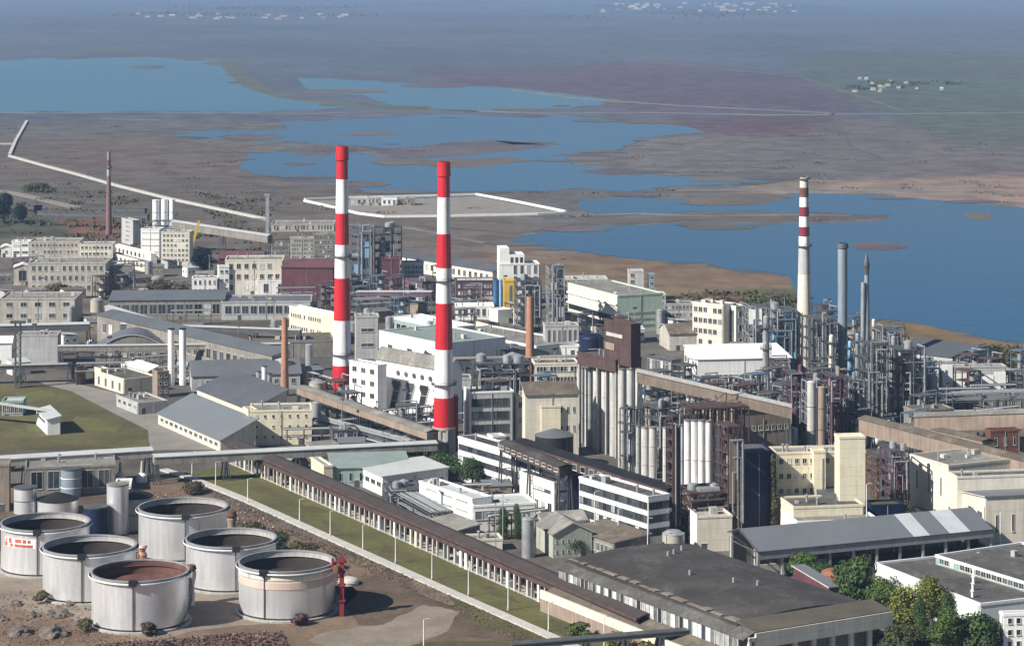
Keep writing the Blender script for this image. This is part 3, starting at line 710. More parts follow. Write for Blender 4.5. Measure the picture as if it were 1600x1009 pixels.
for P, w_, m_ in LINES: wallstrip('causeway', None, None, P, w_, .3, m_, kind='structure')
sheet('sand_bar', [(650,352),(800,366),(900,350),(1100,343),(1250,345),(1390,338),(1300,333),(1150,331),(1000,337),(900,345),(800,352),(700,345)], 'mud', .19, jitter=.03)
# dykes and the walled compound on the shore
wallstrip('dyke_wall', 'long pale concrete dyke running down from the bare flats to the trestle mast', 'dyke', [(15,245),(65,259),(118,273),(185,292),(265,312),(340,328),(420,345)], 3, 1.6, 'concrete_pale')
wallstrip('dyke_wall', 'short pale dyke arm running away from the bend towards the lake', 'dyke', [(15,243),(24,222),(42,190)], 3, 1.5, 'concrete_pale')
wallstrip('dyke_wall', 'pale dyke arm leaving the picture at the left edge', 'dyke', [(-60,226),(19,226)], 3, 1.3, 'concrete_pale')
wallstrip('compound_wall', 'white wall closing the far side of the walled yard on the shore', 'wall', [(476,313),(545,310),(600,309),(680,307),(745,305),(810,317),(884,332)], 2, 1.5, 'white')
wallstrip('compound_wall', 'white wall closing the near side of the walled yard on the shore', 'wall', [(476,315),(520,325),(560,335),(600,340),(700,339),(840,336),(882,334)], 2, 1.5, 'white')
sheet('yard', [(484,314),(600,311),(745,307),(876,332),(700,337),(600,338),(560,333)], 'road_pale', .05)
sheet('yard', [(592,329),(624,328),(618,337),(588,336)], 'dirt_pale', .06)
# ---------------------------------------------------------------- chimneys
RC = 'tall striped chimneys'
W_, R_ = 'paint_white', 'red'
ch1, c1, h1, rad1 = chimney('chimney', 'tall red and white banded chimney, the left one of the two big ones', 534.5, 618, 230, 31, 17,
    [(230,R_),(280,W_),(333,R_),(382,W_),(434,R_),(500,W_),(570,R_)], rings=(400,553), cap=(250,R_,.45))
ch2, c2, h2, rad2 = chimney('chimney', 'tall red and white banded chimney on a concrete foot beside the white office block', 693.5, 706, 254, 34, 18,
    [(254,R_),(308,W_),(365,R_),(418,W_),(473,R_),(545,W_),(620,R_),(667,'concrete_pale')], rings=(438,600), cap=(275,R_,.35))
def fins(b):
    for k in range(10):
        a = 6.283*k/10; r = rad2(0); b.bar((math.cos(a)*r, math.sin(a)*r, 0), (math.cos(a)*r, math.sin(a)*r, 8.3), .7)
    b.lathe([(rad2(8)+.5, 8.2), (rad2(8)+.5, 8.9), (rad2(8), 9)], 28)
part(ch2, 'plinth', 'concrete', fins)
ch3, c3, h3, rad3 = chimney('chimney', 'pale chimney with narrow maroon bands at its top, by the lake', 1256.5, 582, 277, 27, 13,
    [(277,'cream_pale'),(293,'rust'),(308,W_),(323,'maroon_paint'),(338,W_),(354,'maroon_paint'),(369,W_),(384,'grey_wall'),(428,'cream_pale')], rings=(279,384))
chimney('chimney', 'square-headed grey blue steel stack right of the maroon banded chimney', 1316.5, 592, 381, 15, 15, [(381,'stack_grey'),(430,'stack_grey')], cap=(387,'steel',.5))
r4, cc, hh, rr = chimney('chimney', 'slim grey stack with a pointed tip, rightmost of the stacks before the lake', 1354, 604, 414, 15, 6, [(414,'stack_grey'),(470,'stack_grey')])
part(r4, 'tip', 'steel', lambda b: b.lathe([(.9, hh-4), (1.3, hh), (.7, hh+3), (.08, hh+5), (.08, hh+9)], 12))
part(r4, 'duct', 'steel_pale', lambda b: b.tube((-1.9, -1, 0), (-1.5, -1, hh*.86), .9, 12))
chimney('chimney', 'orange brick chimney rising from the middle of the works', 828, 602, 463, 16, 10.5, [(463,'brick')])
chimney('chimney', 'orange brick chimney at the left, behind the cream office wing', 445, 618, 497, 13, 9.5, [(497,'brick')])
chimney('chimney', 'thin dark brick chimney far off at the left with a pale band near its top', 170, 366, 237, 10, 5, [(237,'stone_dark'),(250,'rust'),(260,'concrete'),(275,'brick_far')], rings=(262,))
GS = 'pair of white steel stacks'
for u, lb in ((267.5, 'left one of the two short white steel stacks'), (285.5, 'right one of the two short white steel stacks')):
    vcyl('steel_stack', lb, 'chimney', u, 602, 5.2, 514, 'paint_white', GS, top='flat', topm='black', ladder=True)
for i, (u, vt, lb) in enumerate(((404, 580, 'left pale pipe of the cluster of grey vent stacks'), (413, 572, 'middle and tallest pipe of the cluster of grey vent stacks'), (421, 584, 'right pipe of the cluster of grey vent stacks'))):
    vcyl('vent_stack', lb, 'vent stack', u, 642, 4.2, vt, ['steel_pale', 'paint_white', 'steel_pale'][i], 'grey vent stacks beside the blue roofed shed', top='flat', topm='steel', bands=2)
c = G(418, 376); m_ = thing('mast', 'grey mast with a side bracket at the end of the conveyor by the flats', 'mast', (c.x, c.y, 0))
part(m_, 'post', 'steel_pale', lambda b: (b.box(-1.1, 1.1, -1.1, 1.1, 0, zat(c, 306)), b.box(-2.0, 1.4, -1.3, 1.3, zat(c, 306), zat(c, 303))))
part(m_, 'bracket', 'steel_pale', lambda b: b.bar((-9, 0, zat(c, 341)), (0, 0, zat(c, 343)), .8))
# ---------------------------------------------------------------- far left: works behind the offices
G1 = 'far left factory buildings'
bld('tower_building', 'tall windowless grey block at the head of the conveyor, far left', 'building', 208, 384, 190, 219, 344, 'grey_wall', 'felt_light', wl=(5,1,.3,.3))
bld('office_building', 'bright white block in front of the three tall silver cylinders', 'building', 220, 402, 217, 250, 357, 'white', 'felt_light', ang=-8, wf=(4,3,.9,.10))
r_, W, L, h = bld('office_building', 'five storey pale block with dark window columns, left of the yellow mast', 'building', 252, 414, 246, 296, 362, 'cream_pale', 'felt_light', ang=-4, wf=(6,7,.6,.5), clutter=4)
bld('hall', 'long hall with a bright white parapet stepping down left of the five storey pale block', 'building', 236, 412, 176, 245, 396, 'white', 'felt_brown', wl=(1,9,.5,.5))
bld('hall', 'low cream hall with small square windows left of the five storey pale block', 'building', 226, 425, 172, 238, 408, 'cream_pale', 'felt', wl=(1,8,.5,.5), wf=(1,2,.5,.5))
bld('hall', 'small round-roofed white shed at the far left edge', 'building', 2, 402, -20, 17, 387, 'white', 'roof_white', ang=10, rt='barrel', wf=(1,1,.3,.3))
bld('hall', 'white flat roofed block at the far left edge beside the round-roofed shed', 'building', 18, 402, 10, 46, 377, 'white', 'roof_white', ang=3, wf=(2,2,.7,.3))
bld('hall', 'long pale block with a row of small windows under the green mound', 'building', 46, 412, 30, 124, 377, 'stone', 'felt_light', ang=2, wf=(3,12,.6,.45))
bld('hall', 'pale block with arched openings left of the bright white parapet', 'building', 124, 414, 112, 176, 381, 'cream_pale', 'felt_light', ang=2, wf=(3,8,.65,.45))
bld('office_building', 'long weathered grey facade with tall dark openings at the left', 'building', 44, 462, 28, 166, 410, 'stone', 'felt_light', ang=1, wf=(3,12,.5,.55), clutter=6)
bld('hall', 'white gabled shed with a big dark doorway at the far left', 'building', 22, 446, 14, 48, 418, 'stone', 'roof_white', ang=8, rt='gable', wf=(1,1,.5,.7))
bld('hall', 'grey brown annex with small windows right of the long weathered facade', 'building', 166, 458, 158, 208, 420, 'stone_dark', 'felt_brown', ang=4, wf=(4,7,.6,.5))
bld('hall', 'low pale loading building along the elevated road at the left edge', 'building', 0, 506, -60, 118, 466, 'stone', 'felt_light', ang=2, wf=(2,5,.45,.4))
bld('hall', 'brick-red roofed shed behind the white terraced offices', 'building', 342, 428, 334, 412, 404, 'maroon', 'roof_maroon', ang=4, rt='gable')
bld('office_building', 'white terraced office block with two rows of dark windows, upper part', 'building', 352, 462, 339, 442, 406, 'cream_pale', 'felt_light', ang=3, wf=(3,7,.55,.5))
bld('office_building', 'small white block standing out at the foot of the terraced offices, right side', 'building', 402, 464, 392, 474, 438, 'white', 'felt_light', ang=3, wf=(1,3,.35,.6))
bld('office_building', 'bright white low house with two rows of windows left of the terraced offices', 'building', 300, 464, 294, 340, 434, 'white', 'felt', ang=4, wf=(2,5,.45,.5))
bld('office_building', 'narrow white house stepping up beside the bright white low house', 'building', 342, 463, 340, 358, 416, 'white', 'felt_light', ang=12, wf=(3,2,.6,.35), wl=None)
bld('shed', 'grey-blue gabled shed in front of the dark trees left of the maroon roof', 'shed', 300, 428, 294, 322, 414, 'steel_pale', 'roof_metal', rt='gable')
G2 = 'tall silver cylinders above the far left works'
for i, u in enumerate((243.5, 257, 269)):
    vcyl('storage_cylinder', ['left', 'middle', 'right'][i]+' one of three tall bright cylinders above the far left works', 'silo', u, 372, 5.2-(i == 2)*1, 313-(i > 0), 'paint_white', G2, bands=2)
frame_tower('steel_tower', 'dark blue steel frame carrying the three tall bright cylinders', 'steel structure', 238, 375, 236, 275, 346, 'steel_blue', ang=0, floors=3, nx=4, ny=1, vessels=0, clad=((0,1,.0,.55),), cladm='navy', Ld=8)
c = G(294, 408); y_ = thing('crane_mast', 'leaning yellow mast beside the five storey pale block', 'mast', (c.x, c.y, 0))
part(y_, 'boom', 'yellow', lambda b: b.bar((0, 0, 0), ((311-294)/F*c.y, 0, zat(c, 345)), 1.4))
part(y_, 'base', 'steel', lambda b: b.box(-2, 2, -2, 2, 0, 1.4))
gallery('conveyor', 'dark conveyor on trestles sloping down to the grey mast', 'conveyor', G(272, 356, 14), G(422, 379, 8), 6, 4, 'stone_dark', 'roof_pale', every=28)
gallery('conveyor', 'dark pipe bridge running left behind the far brick chimney', 'conveyor', G(60, 336, 7), G(232, 341, 8), 3, 2.2, 'steel', 'steel', every=40)
gallery('conveyor', 'upper dark pipe bridge beside the far brick chimney', 'conveyor', G(176, 330, 11), G(228, 330, 12), 3, 1.5, 'steel', 'steel', every=20)
bld('hall', 'small dark cube on the slope at the far left', 'shed', 54, 334, 52, 66, 321, 'navy', 'felt', clutter=0)
# elevated blue grey roofs on the left
GE = 'blue grey roofs of the long left sheds'
bld('long_shed', 'long blue-grey roofed shed with an open upper floor, behind the two white steel stacks', 'shed', 425, 602, 152, 450, 556, 'stone_dark', 'roof_blue', ang=36, rt='mono', rise=1.6, wl=(1,26,.62,.6,(.25,.85)), ridge='y', door=False)
bld('long_shed', 'flat blue-grey roofed platform shed in front of the terraced white offices', 'shed', 170, 500, 152, 350, 470, 'stone_dark', 'roof_blue', ang=4, rt='mono', rise=1.5, wf=(1,12,.85,.6))
bld('long_shed', 'flat grey roofed platform behind the left brick chimney', 'shed', 346, 500, 340, 486, 471, 'grey_wall', 'roof_blue', ang=3, wf=(1,10,.8,.5))
bld('hall', 'brown patched roof hall between the left brick chimney and the red and white chimney', 'building', 392, 560, 380, 522, 534, 'stone_dark', 'felt_brown', ang=8, clutter=6)
bld('hall', 'curved grey roof hall behind the two short white steel stacks', 'building', 300, 612, 260, 470, 588, 'grey_wall', 'roof_blue', ang=10, rt='barrel', rise=4, wf=(1,12,.5,.4))
bld('hall', 'dark curved roof hangar left of the two short white steel stacks', 'building', 150, 566, 90, 262, 546, 'stone_dark', 'roof_blue', ang=6, rt='barrel', rise=6, ridge='y', wf=(1,9,.6,.4))
bld('hall', 'windowless pale grey hall at the left edge under the pipe bridge', 'building', 26, 572, -10, 90, 523, 'grey_wall', 'felt_light', ang=3, door=True)
bld('hall', 'small bright white hall cut by the left edge of the picture', 'building', -20, 572, -60, 18, 536, 'white', 'roof_white', ang=6, rt='gable', rise=2)
gallery('pipe_bridge', 'thick dark pipe bridge crossing the left edge above the grey hall', 'pipe bridge', G(-40, 520, 9), G(140, 516, 10), 5, 3, 'steel', 'roof_pale', every=30)
gallery('pipe_bridge', 'lower pipe bridge crossing in front of the windowless grey hall', 'pipe bridge', G(-40, 578, 6), G(112, 574, 6), 3, 1.5, 'steel', 'concrete', every=25)
rack('pipe_rack', 'pipe rack with silver pipes behind the cream gatehouse at the left', (118, 600), (300, 592), 5, 5, 5)
c = G(28, 606); m_ = thing('portal_mast', 'heavy grey lattice post standing by the pipe bridge at the left edge', 'mast', (c.x, c.y, 0))
def lat(b):
    hm = zat(c, 505)
    for x in (-1, 1):
        for y in (-1, 1): b.bar((x, y, 0), (x, y, hm), .35)
    for k in range(int(hm/3)): b.bar((-1, -1, 3*k), (1, -1, 3*k+3), .2); b.bar((1, -1, 3*k), (-1, -1, 3*k+3), .2); b.bar((-1, -1, 3*k), (-1, 1, 3*k+3), .2)
    b.box(-3, 3, -1.4, 1.4, hm, hm+1)
part(m_, 'post', 'steel', lat)
gallery('pipe_bridge', 'slim grey pipe bridge passing just above the curved roof hangar', 'pipe bridge', G(92, 548, 8), G(452, 544, 8), 3, 2, 'stone_dark', 'roof_pale', every=24)
gallery('pipe_bridge', 'grey pipe bridge dipping diagonally behind the two white steel stacks', 'pipe bridge', G(170, 486, 10), G(450, 574, 8), 4, 2.2, 'concrete', 'roof_pale', every=24)
gallery('pipe_bridge', 'pale pipe bridge ending behind the left brick chimney', 'pipe bridge', G(190, 512, 9), G(470, 522, 9), 3, 1.8, 'steel', 'roof_pale', every=24)
# left yard
r_, W, L, h = bld('gatehouse', 'small cream building with brown doors beside the field track', 'building', 194, 616, 148, 246, 592, 'cream', 'felt', ang=34, wl=(1,4,.3,.7,(0,.8)), clutter=3)
bld('gatehouse', 'taller cream box at the end of the small cream building', 'building', 158, 604, 148, 170, 576, 'cream', 'felt_light', ang=34, clutter=0)
bld('shed', 'dark brown shed beside the field track', 'shed', 120, 601, 112, 134, 575, 'brown_clad', 'felt', ang=20, clutter=1)
bld('shed', 'sloping white canopy behind the small cream building', 'shed', 232, 605, 200, 246, 580, 'grey_wall', 'roof_white', ang=34, rt='mono', ridge='y', rise=1.5, wl=(1,5,.6,.7))
bld('shed', 'low grey shed with clutter on its roof by the track', 'shed', 216, 648, 182, 262, 629, 'grey_wall', 'felt_light', ang=30, wl=(1,4,.5,.4), clutter=7)
bld('shed', 'small brown block behind the low grey cluttered shed', 'shed', 246, 622, 238, 264, 580, 'brown_light', 'felt', ang=25, wf=(3,2,.5,.4), clutter=1)
r_, W, L, h = bld('workshop', 'cream workshop with a wide blue-grey metal roof', 'workshop', 345, 706, 247, 400, 688, 'cream_pale', 'roof_metal', ang=28, rt='mono', ridge='y', rise=6, wl=(1,12,.6,.55,(.2,.85)))
bld('workshop', 'workshop with a dark slate-blue roof behind the blue-grey metal one', 'workshop', 390, 676, 308, 448, 640, 'cream', 'roof_darkblue', ang=28, rt='mono', ridge='y', rise=6)
bld('office_building', 'cream two storey block with a few small windows, right of the blue-grey roofed workshop', 'building', 392, 696, 384, 487, 641, 'cream', 'felt_light', ang=6, wf=(3,7,.25,.28), clutter=3)
bld('parapet_block', 'narrow cream stair block at the end of the blue-grey roof', 'building', 388, 696, 380, 402, 640, 'cream', 'felt_light', ang=20, clutter=0)
# field and track
sheet('field', [(-300,590),(75,603),(112,612),(170,642),(230,672),(231,700),(-300,712)], 'grass_dry', .06, jitter=.012)
sheet('track', [(108,596),(196,618),(262,645),(345,702),(235,703),(231,672),(170,641),(112,611),(75,602),(60,596)], 'road_pale', .04)
sheet('yard', [(300,560),(700,560),(700,690),(345,703),(262,645),(196,618),(240,600)], 'asphalt', .02)
r_, W, L, h = bld('hut', 'small white hut with a long lean-to roof on the green field', 'hut', 74, 680, 57, 94, 656, 'white', 'roof_pale', ang=20, rt='mono', rise=1, wl=(1,1,.7,.35,(.4,1)))
part(r_, 'ramp_roof', 'roof_pale', lambda b: b.bar((W, L*.5, h+1), (-26, 40, h+3.5), 3.2, .3))
bld('hut', 'glazed porch cut by the left edge of the field', 'hut', 3, 650, -20, 36, 626, 'teal', 'roof_pale', ang=4, wf=(1,5,.9,.8), clutter=0)
G3 = 'bushes in the left yard'
tree('shrub', 'dense dark bush at the foot of the lattice post', 31, 605, 17, 582, 'leaf_dark', trunk=False, n=500, cat='bush')
# long elevated pipe bridge in the middle
gallery('pipe_bridge', 'long grey pipe bridge crossing behind the tank farm from the left edge', 'pipe bridge', G(-60, 730, 7.5), G(236, 712, 7.5), 6, 2.2, 'concrete', 'roof_pale', every=22)
gallery('pipe_bridge', 'grey pipe bridge passing below the cream block towards the big chimney', 'pipe bridge', G(240, 724, 6.5), G(680, 702, 6.5), 5, 2.4, 'stone_dark', 'roof_pale', every=24, windows_=0)
gallery('conveyor', 'brown sloping conveyor gallery passing between the two big striped chimneys', 'conveyor', G(472, 615, 10), G(676, 686, 9), 4.5, 2.6, 'brown_light', 'felt_light', every=26)
rack('pipe_rack', 'tangled pipe rack under the sloping brown conveyor', (500, 682), (640, 720), 4, 6, 7, levels=2)
rack('pipe_rack', 'low pipe rack behind the sloping brown conveyor', (560, 668), (690, 712), 4, 5, 5)
bld('shed', 'small ochre shed among the pipes right of the cream block', 'shed', 376, 702, 372, 412, 684, 'brown_light', 'felt', ang=4, clutter=0) if False else None
bld('shed', 'ochre box shed among the pipes right of the cream two storey block', 'shed', 490, 690, 484, 514, 672, 'cream', 'felt_brown', ang=8, clutter=1)
bld('shed', 'dark equipment house below the brown conveyor', 'shed', 520, 706, 506, 560, 672, 'steel', 'felt', ang=12, wf=(2,5,.6,.5), clutter=4)
frame_tower('pipe_structure', 'low frame packed with pipes beside the foot of the big chimney', 'steel structure', 600, 712, 585, 676, 684, 'steel', floors=2, nx=5, ny=2, vessels=6, pipes=12, ang=8, Ld=14)
# middle: between big chimneys
r_, W, L, h = bld('power_hall', 'white hall with slanted dark openings and a low curved roof between the big chimneys', 'hall', 702, 663, 588, 722, 578, 'paint_white', 'felt_light', ang=42, rt='barrel', ridge='y', rise=3.5, door=False)
def arch(b, s, w, z0, z1):
    sl_ = w*.42; pts = [(s+sl_-w*.28, z0), (s-w*.30, z1-w*.5), (s-w*.46, z1-w*.2), (s-w*.38, z1), (s+w*.38, z1), (s+w*.46, z1-w*.25), (s+w*.30, z1-w*.55), (s+sl_+w*.30, z0)]
    b.poly([(-.12, y, z) for y, z in pts][::-1]);
    for k in range(len(pts)-1): b.bar((-.2, pts[k][0], pts[k][1]), (-.2, pts[k+1][0], pts[k+1][1]), .25, .3, 1)
    for z in (z0+(z1-z0)*.33, z0+(z1-z0)*.66): b.bar((-.16, s-w/2, z), (-.16, s+w/2, z), .15, .15, 1)
for k in range(4):
    b = MB(); arch(b, L*(.14+.19*k), L*.145, h*.05, h*.64); b.build('slanted_opening', ['glass', 'frame'], r_)
for k in range(6):
    b = MB(); b.cyl(0, 0, 0, .2, 1.0, n=12); o = b.build('round_vent', 'steel', r_, (-.15, L*(.14+.11*k), h*.78)); o.rotation_euler.y = -math.pi/2
bld('office_building', 'tall white end block with black window slots right beside the left striped chimney', 'building', 590, 656, 546, 604, 570, 'white', 'felt_light', ang=42, wl=(4,3,.5,.45), clutter=1)
bld('office_building', 'plain grey block above the white hall with slanted openings', 'building', 556, 604, 548, 592, 494, 'grey_wall', 'felt_light', ang=6, wf=(4,1,.6,.25,(.05,.9)))
bld('hall', 'white and grey hall with a sea-green upper wall behind the slanted opening hall', 'hall', 690, 596, 592, 790, 536, 'white', 'roof_green', ang=36, wl=(1,3,.25,.3))
bld('hall', 'sea-green hall with a stepped white roof edge', 'hall', 690, 545, 606, 742, 512, 'teal', 'roof_white', ang=34, wl=(1,8,.6,.5), cornice='white')
r_, W, L, h = bld('office_building', 'cream hall with small windows just left of the left striped chimney', 'building', 524, 540, 452, 540, 492, 'cream', 'roof_white', ang=36, wl=(2,14,.6,.35,(.1,.9),(.3,.97)), cornice='white')
bld('hall', 'long low hall with a white roof edge left of the orange brick chimney', 'hall', 838, 560, 700, 905, 540, 'white', 'felt_light', ang=38, cornice='white', wl=(1,16,.6,.5), clutter=6)
bld('hall', 'second white edged hall, lower down, in front of the long low one', 'hall', 790, 585, 706, 858, 560, 'grey_wall', 'felt', ang=38, rt='barrel', rise=3, wl=(1,10,.6,.5))
bld('shed', 'small white annex with two slot windows right of the central striped chimney', 'shed', 734, 574, 712, 776, 539, 'white', 'roof_white', ang=8, wf=(2,4,.2,.35))
bld('hall', 'white block behind the central striped chimney with pale windows', 'hall', 712, 500, 706, 772, 478, 'white', 'roof_white', ang=3, wf=(1,6,.6,.6))
gallery('pipe_bridge', 'dark pipe bridge crossing behind the central striped chimney to the brick chimney', 'pipe bridge', G(704, 570, 9), G(920, 566, 9), 4, 2.5, 'steel', 'stone_dark', every=25)
frame_tower('pipe_structure', 'black pipe-filled frame above the four storey white block', 'steel structure', 740, 622, 734, 830, 570, 'steel', floors=3, nx=5, ny=2, vessels=8, pipes=14, ang=5, Ld=16)
bld('shed', 'grey box standing left of the black pipe-filled frame', 'shed', 712, 640, 708, 736, 590, 'grey_wall', 'felt', ang=4, clutter=1)
# far middle
bld('hall', 'long maroon hall behind the left striped chimney', 'hall', 440, 466, 402, 520, 418, 'maroon', 'roof_maroon', ang=-4, rt='mono', rise=2)
bld('hall', 'pale house-like block with many small windows at the far middle left', 'building', 454, 408, 446, 490, 372, 'stone', 'felt_light', ang=6, wf=(5,9,.55,.5), clutter=4)
bld('hall', 'brown crowded block left of the pale house-like one', 'building', 424, 408, 418, 452, 384, 'stone_dark', 'felt', ang=6, wf=(3,8,.6,.5), clutter=6)
bld('hall', 'brown crowded block right of the pale house-like one', 'building', 490, 408, 486, 524, 366, 'stone_dark', 'felt_light', ang=6, wf=(5,8,.6,.5), clutter=6)
bld('hall', 'long low grey building at the back of the crowded blocks', 'building', 424, 362, 420, 522, 350, 'stone', 'felt_light', ang=2, wf=(1,20,.6,.6), clutter=4)
frame_tower('steel_tower', 'blue lattice process tower right behind the left striped chimney', 'steel structure', 550, 458, 545, 582, 358, 'steel_blue', ang=4, floors=8, nx=3, vessels=6, pipes=8, clad=((.1,.5,.3,.45),(.4,.9,.55,.8),(.1,.6,.05,.2)), cladm='sky_blue', Ld=12)
frame_tower('steel_tower', 'tall grey lattice tower with columns behind the maroon block', 'steel structure', 586, 456, 582, 628, 356, 'steel', ang=4, floors=8, nx=3, vessels=7, pipes=8, Ld=12)
bld('tower_building', 'dark maroon block between the two big chimneys', 'building', 597, 462, 590, 626, 404, 'maroon', 'roof_maroon', ang=4, clutter=1)
bld('hall', 'white block with a field of small windows right of the dark maroon block', 'building', 628, 452, 622, 662, 410, 'white', 'felt_light', ang=2, wf=(4,7,.6,.6,(.2,.9),(.15,.95)), clutter=1)
bld('hall', 'grey hall with a long dark roof running down to the white stepped tower', 'hall', 770, 446, 626, 800, 424, 'cream_pale', 'roof_darkblue', ang=36, rt='gable', wl=(1,16,.5,.5))
bld('hall', 'purplish shed behind the central striped chimney', 'hall', 660, 472, 628, 690, 440, 'steel_purple', 'felt', ang=30, wl=(2,9,.5,.5), wf=(2,4,.5,.5), clutter=5)
bld('hall', 'low purplish hall with rows of pale windows left of the blue tank', 'hall', 712, 478, 706, 772, 438, 'steel_purple', 'roof_pale', ang=3, wf=(3,12,.7,.5,(.1,.9),(.05,.95),'p'))
gallery('conveyor', 'thin purple-grey conveyor sloping behind the left striped chimney', 'conveyor', G(560, 462, 10), G(676, 462, 12), 3, 2, 'steel_purple', 'roof_pale', every=24)
rack('pipe_rack', 'dark pipe rack below the purple-grey conveyor', (556, 500), (660, 494), 7, 8, 7, levels=2)
# white stepped tower group
r_, W, L, h = bld('tower_building', 'white stepped process building above the yellow block', 'building', 781, 476, 769, 843, 412, 'white', 'roof_white', ang=6, wf=(2,4,.5,.8,(.45,.98),(.3,.98)), clutter=2, door=False)
def steps(b): b.box(.01, W*.24, .5, L, h-.72, zat(G(781, 476), 388)); b.box(W*.24, W*.62, .5, L, h-.72, zat(G(781, 476), 398))
part(r_, 'upper_storey', 'white', steps)
for k in range(3):
    b = MB(); x = W*(.27+.12*k); z = h+.3; b.box(x, x+W*.07, .38, .5, z, z+2.8); b.build('window', 'glass', r_)
bld('tower_building', 'yellow block with one dark slot below the white stepped building', 'building', 788, 488, 785, 808, 438, 'yellow', 'yellow', ang=4, clutter=0, wf=(1,1,.25,.7,(.2,.95)), door=False)
for i, (u, m, lb) in enumerate(((775, 'blue', 'dark blue upright tank left of the yellow block'), (782, 'sky_blue', 'light blue narrow tank against the yellow block'))):
    vcyl('storage_tank', lb, 'tank', u, 494, 4.6-1.5*i, 438, m, ladder=True)
bld('shed', 'white shed below the yellow block', 'shed', 778, 506, 764, 800, 484, 'white', 'roof_white', ang=30, clutter=0)
frame_tower('steel_tower', 'dark lattice tower rising behind the orange brick chimney', 'steel structure', 808, 520, 803, 846, 440, 'steel', ang=5, floors=6, nx=3, vessels=7, vm='steel_pale', pipes=9, Ld=14)
frame_tower('steel_tower', 'grey building frame with big window bays right of the orange brick chimney', 'steel structure', 858, 528, 850, 882, 420, 'steel_pale', ang=5, floors=7, nx=2, vessels=5, pipes=5, Ld=14, clad=((.15,.45,.1,.3),(.55,.95,.3,.45),(.1,.5,.7,.8)), cladm='grey_wall')
column('process_column', 'pale column with landings on top of the grey frame', 868, 520, 3, 417, 'pipe', 5)
column('process_column', 'second, darker column beside the pale one right of the brick chimney', 874, 518, 3, 417, 'steel', 6)
bld('office_building', 'grey block with tall windows at the foot of the grey frame', 'building', 852, 552, 838, 904, 508, 'grey_wall', 'felt_light', ang=5, wf=(1,6,.55,.75,(.3,.9)))
bld('hall', 'white parapet wall hall below the grey block with tall windows', 'hall', 862, 556, 838, 905, 540, 'white', 'roof_white', ang=4, clutter=0)
vcyl('storage_tank', 'dark blue domed tank right of the grey block with tall windows', 'tank', 924, 558, 19, 530, 'navy', top='dome', topm='navy', ladder=True)
# mint building
r_, W, L, h = bld('office_building', 'long pale green building, its cream side broken by two long ledges', 'building', 965, 520, 888, 1036, 461, 'mint', 'felt_light', ang=24, wf=(3,1,.55,.14,(.1,.6),(.0,1)), wl=None, cornice='mint', clutter=3, door=False)
part(r_, 'side_wall', 'cream_pale', lambda b: b.box(-.25, 0, 0, L, 0, h-.7))
for z in (.72, .45): part(r_, 'ledge', 'white', lambda b, z=z: b.box(-1.0, -.25, 0, L, h*z, h*z+.9))
for z in (.30, .1): part(r_, 'window_band', 'glass', lambda b, z=z: b.box(-.4, -.25, L*.02, L*.98, h*z, h*z+2.2))
bld('tower_building', 'small mint roof block with bluish windows behind the pale green building', 'building', 1016, 500, 1008, 1040, 459, 'mint', 'felt_light', ang=5, wf=(4,3,.7,.5))
bld('tower_building', 'hazy grey tower block with a column of blue windows, left one', 'building', 983, 470, 980, 1006, 423, 'grey_wall', 'grey_wall', ang=2, wf=(4,1,.7,.6,(.1,.95),(.05,.4)), clutter=0)
bld('tower_building', 'slim hazy grey tower with blue windows, right of the wider hazy one', 'building', 1014, 470, 1012, 1023, 428, 'stack_grey', 'grey_wall', ang=2, wf=(4,1,.7,.6), clutter=0)
bld('hall', 'row of tiny sheds behind the pale green building', 'building', 880, 448, 874, 950, 436, 'stone', 'roof_pale', ang=3, wf=(1,16,.6,.6), clutter=6)
bld('hall', 'grey low shop between the pale green building and the beige factory', 'building', 1036, 500, 1030, 1084, 474, 'grey_wall', 'felt', ang=4, wf=(2,8,.7,.5))
bld('hall', 'dusty hall with a sand coloured curved roof before the beige factory', 'hall', 1046, 548, 1030, 1140, 522, 'stone', 'felt_brown', ang=10, rt='barrel', rise=3)
# beige factory, white hall
r_, W, L, h = bld('factory', 'beige factory with four rows of windows on its curved side', 'building', 1130, 552, 1082, 1150, 476, 'cream_pale', 'felt_light', ang=48, wl=(4,6,.8,.5), door=False)
bld('factory', 'tall beige frame wing with an open brown bay beside the beige factory', 'building', 1150, 552, 1128, 1166, 478, 'cream_pale', 'felt_light', ang=30, wl=(1,2,.6,.85), wf=(3,1,.5,.5), cornice='cream_pale')
r_, W, L, h = bld('hall', 'long low hall with a brilliant white roof front before the beige factory', 'hall', 1090, 606, 1050, 1236, 562, 'white', 'roof_white', ang=8, rt='mono', rise=2, ridge='x', wf=(1,16,.75,.8,(.02,.5)), wl=(2,5,.7,.55))
bld('hall', 'dark glazed wing left of the hall with the brilliant white front', 'hall', 1050, 602, 1010, 1064, 562, 'steel', 'roof_metal', ang=34, wl=(1,9,.8,.8), clutter=2)
# brown headhouse and silos
r_, W, L, h = bld('headhouse', 'tall brown clad headhouse above the concrete silos', 'building', 986, 722, 944, 1001, 506, 'brown_clad', 'felt', ang=30, clutter=1, door=False, vbot=574)
part(r_, 'pale_panel', 'concrete_pale', lambda b: b.box(-.3, 0, L*.3, L*.9, h*.88, h*.905))
part(r_, 'pink_panel', 'brown_light', lambda b: b.box(-.3, 0, L*.6, L*.95, h*.78, h*.83))
r_, W, L, h = bld('headhouse', 'broad brown silo roof house below the tall brown headhouse', 'building', 962, 716, 902, 1002, 562, 'brown_clad', 'felt', ang=32, clutter=2, door=False, vbot=582)

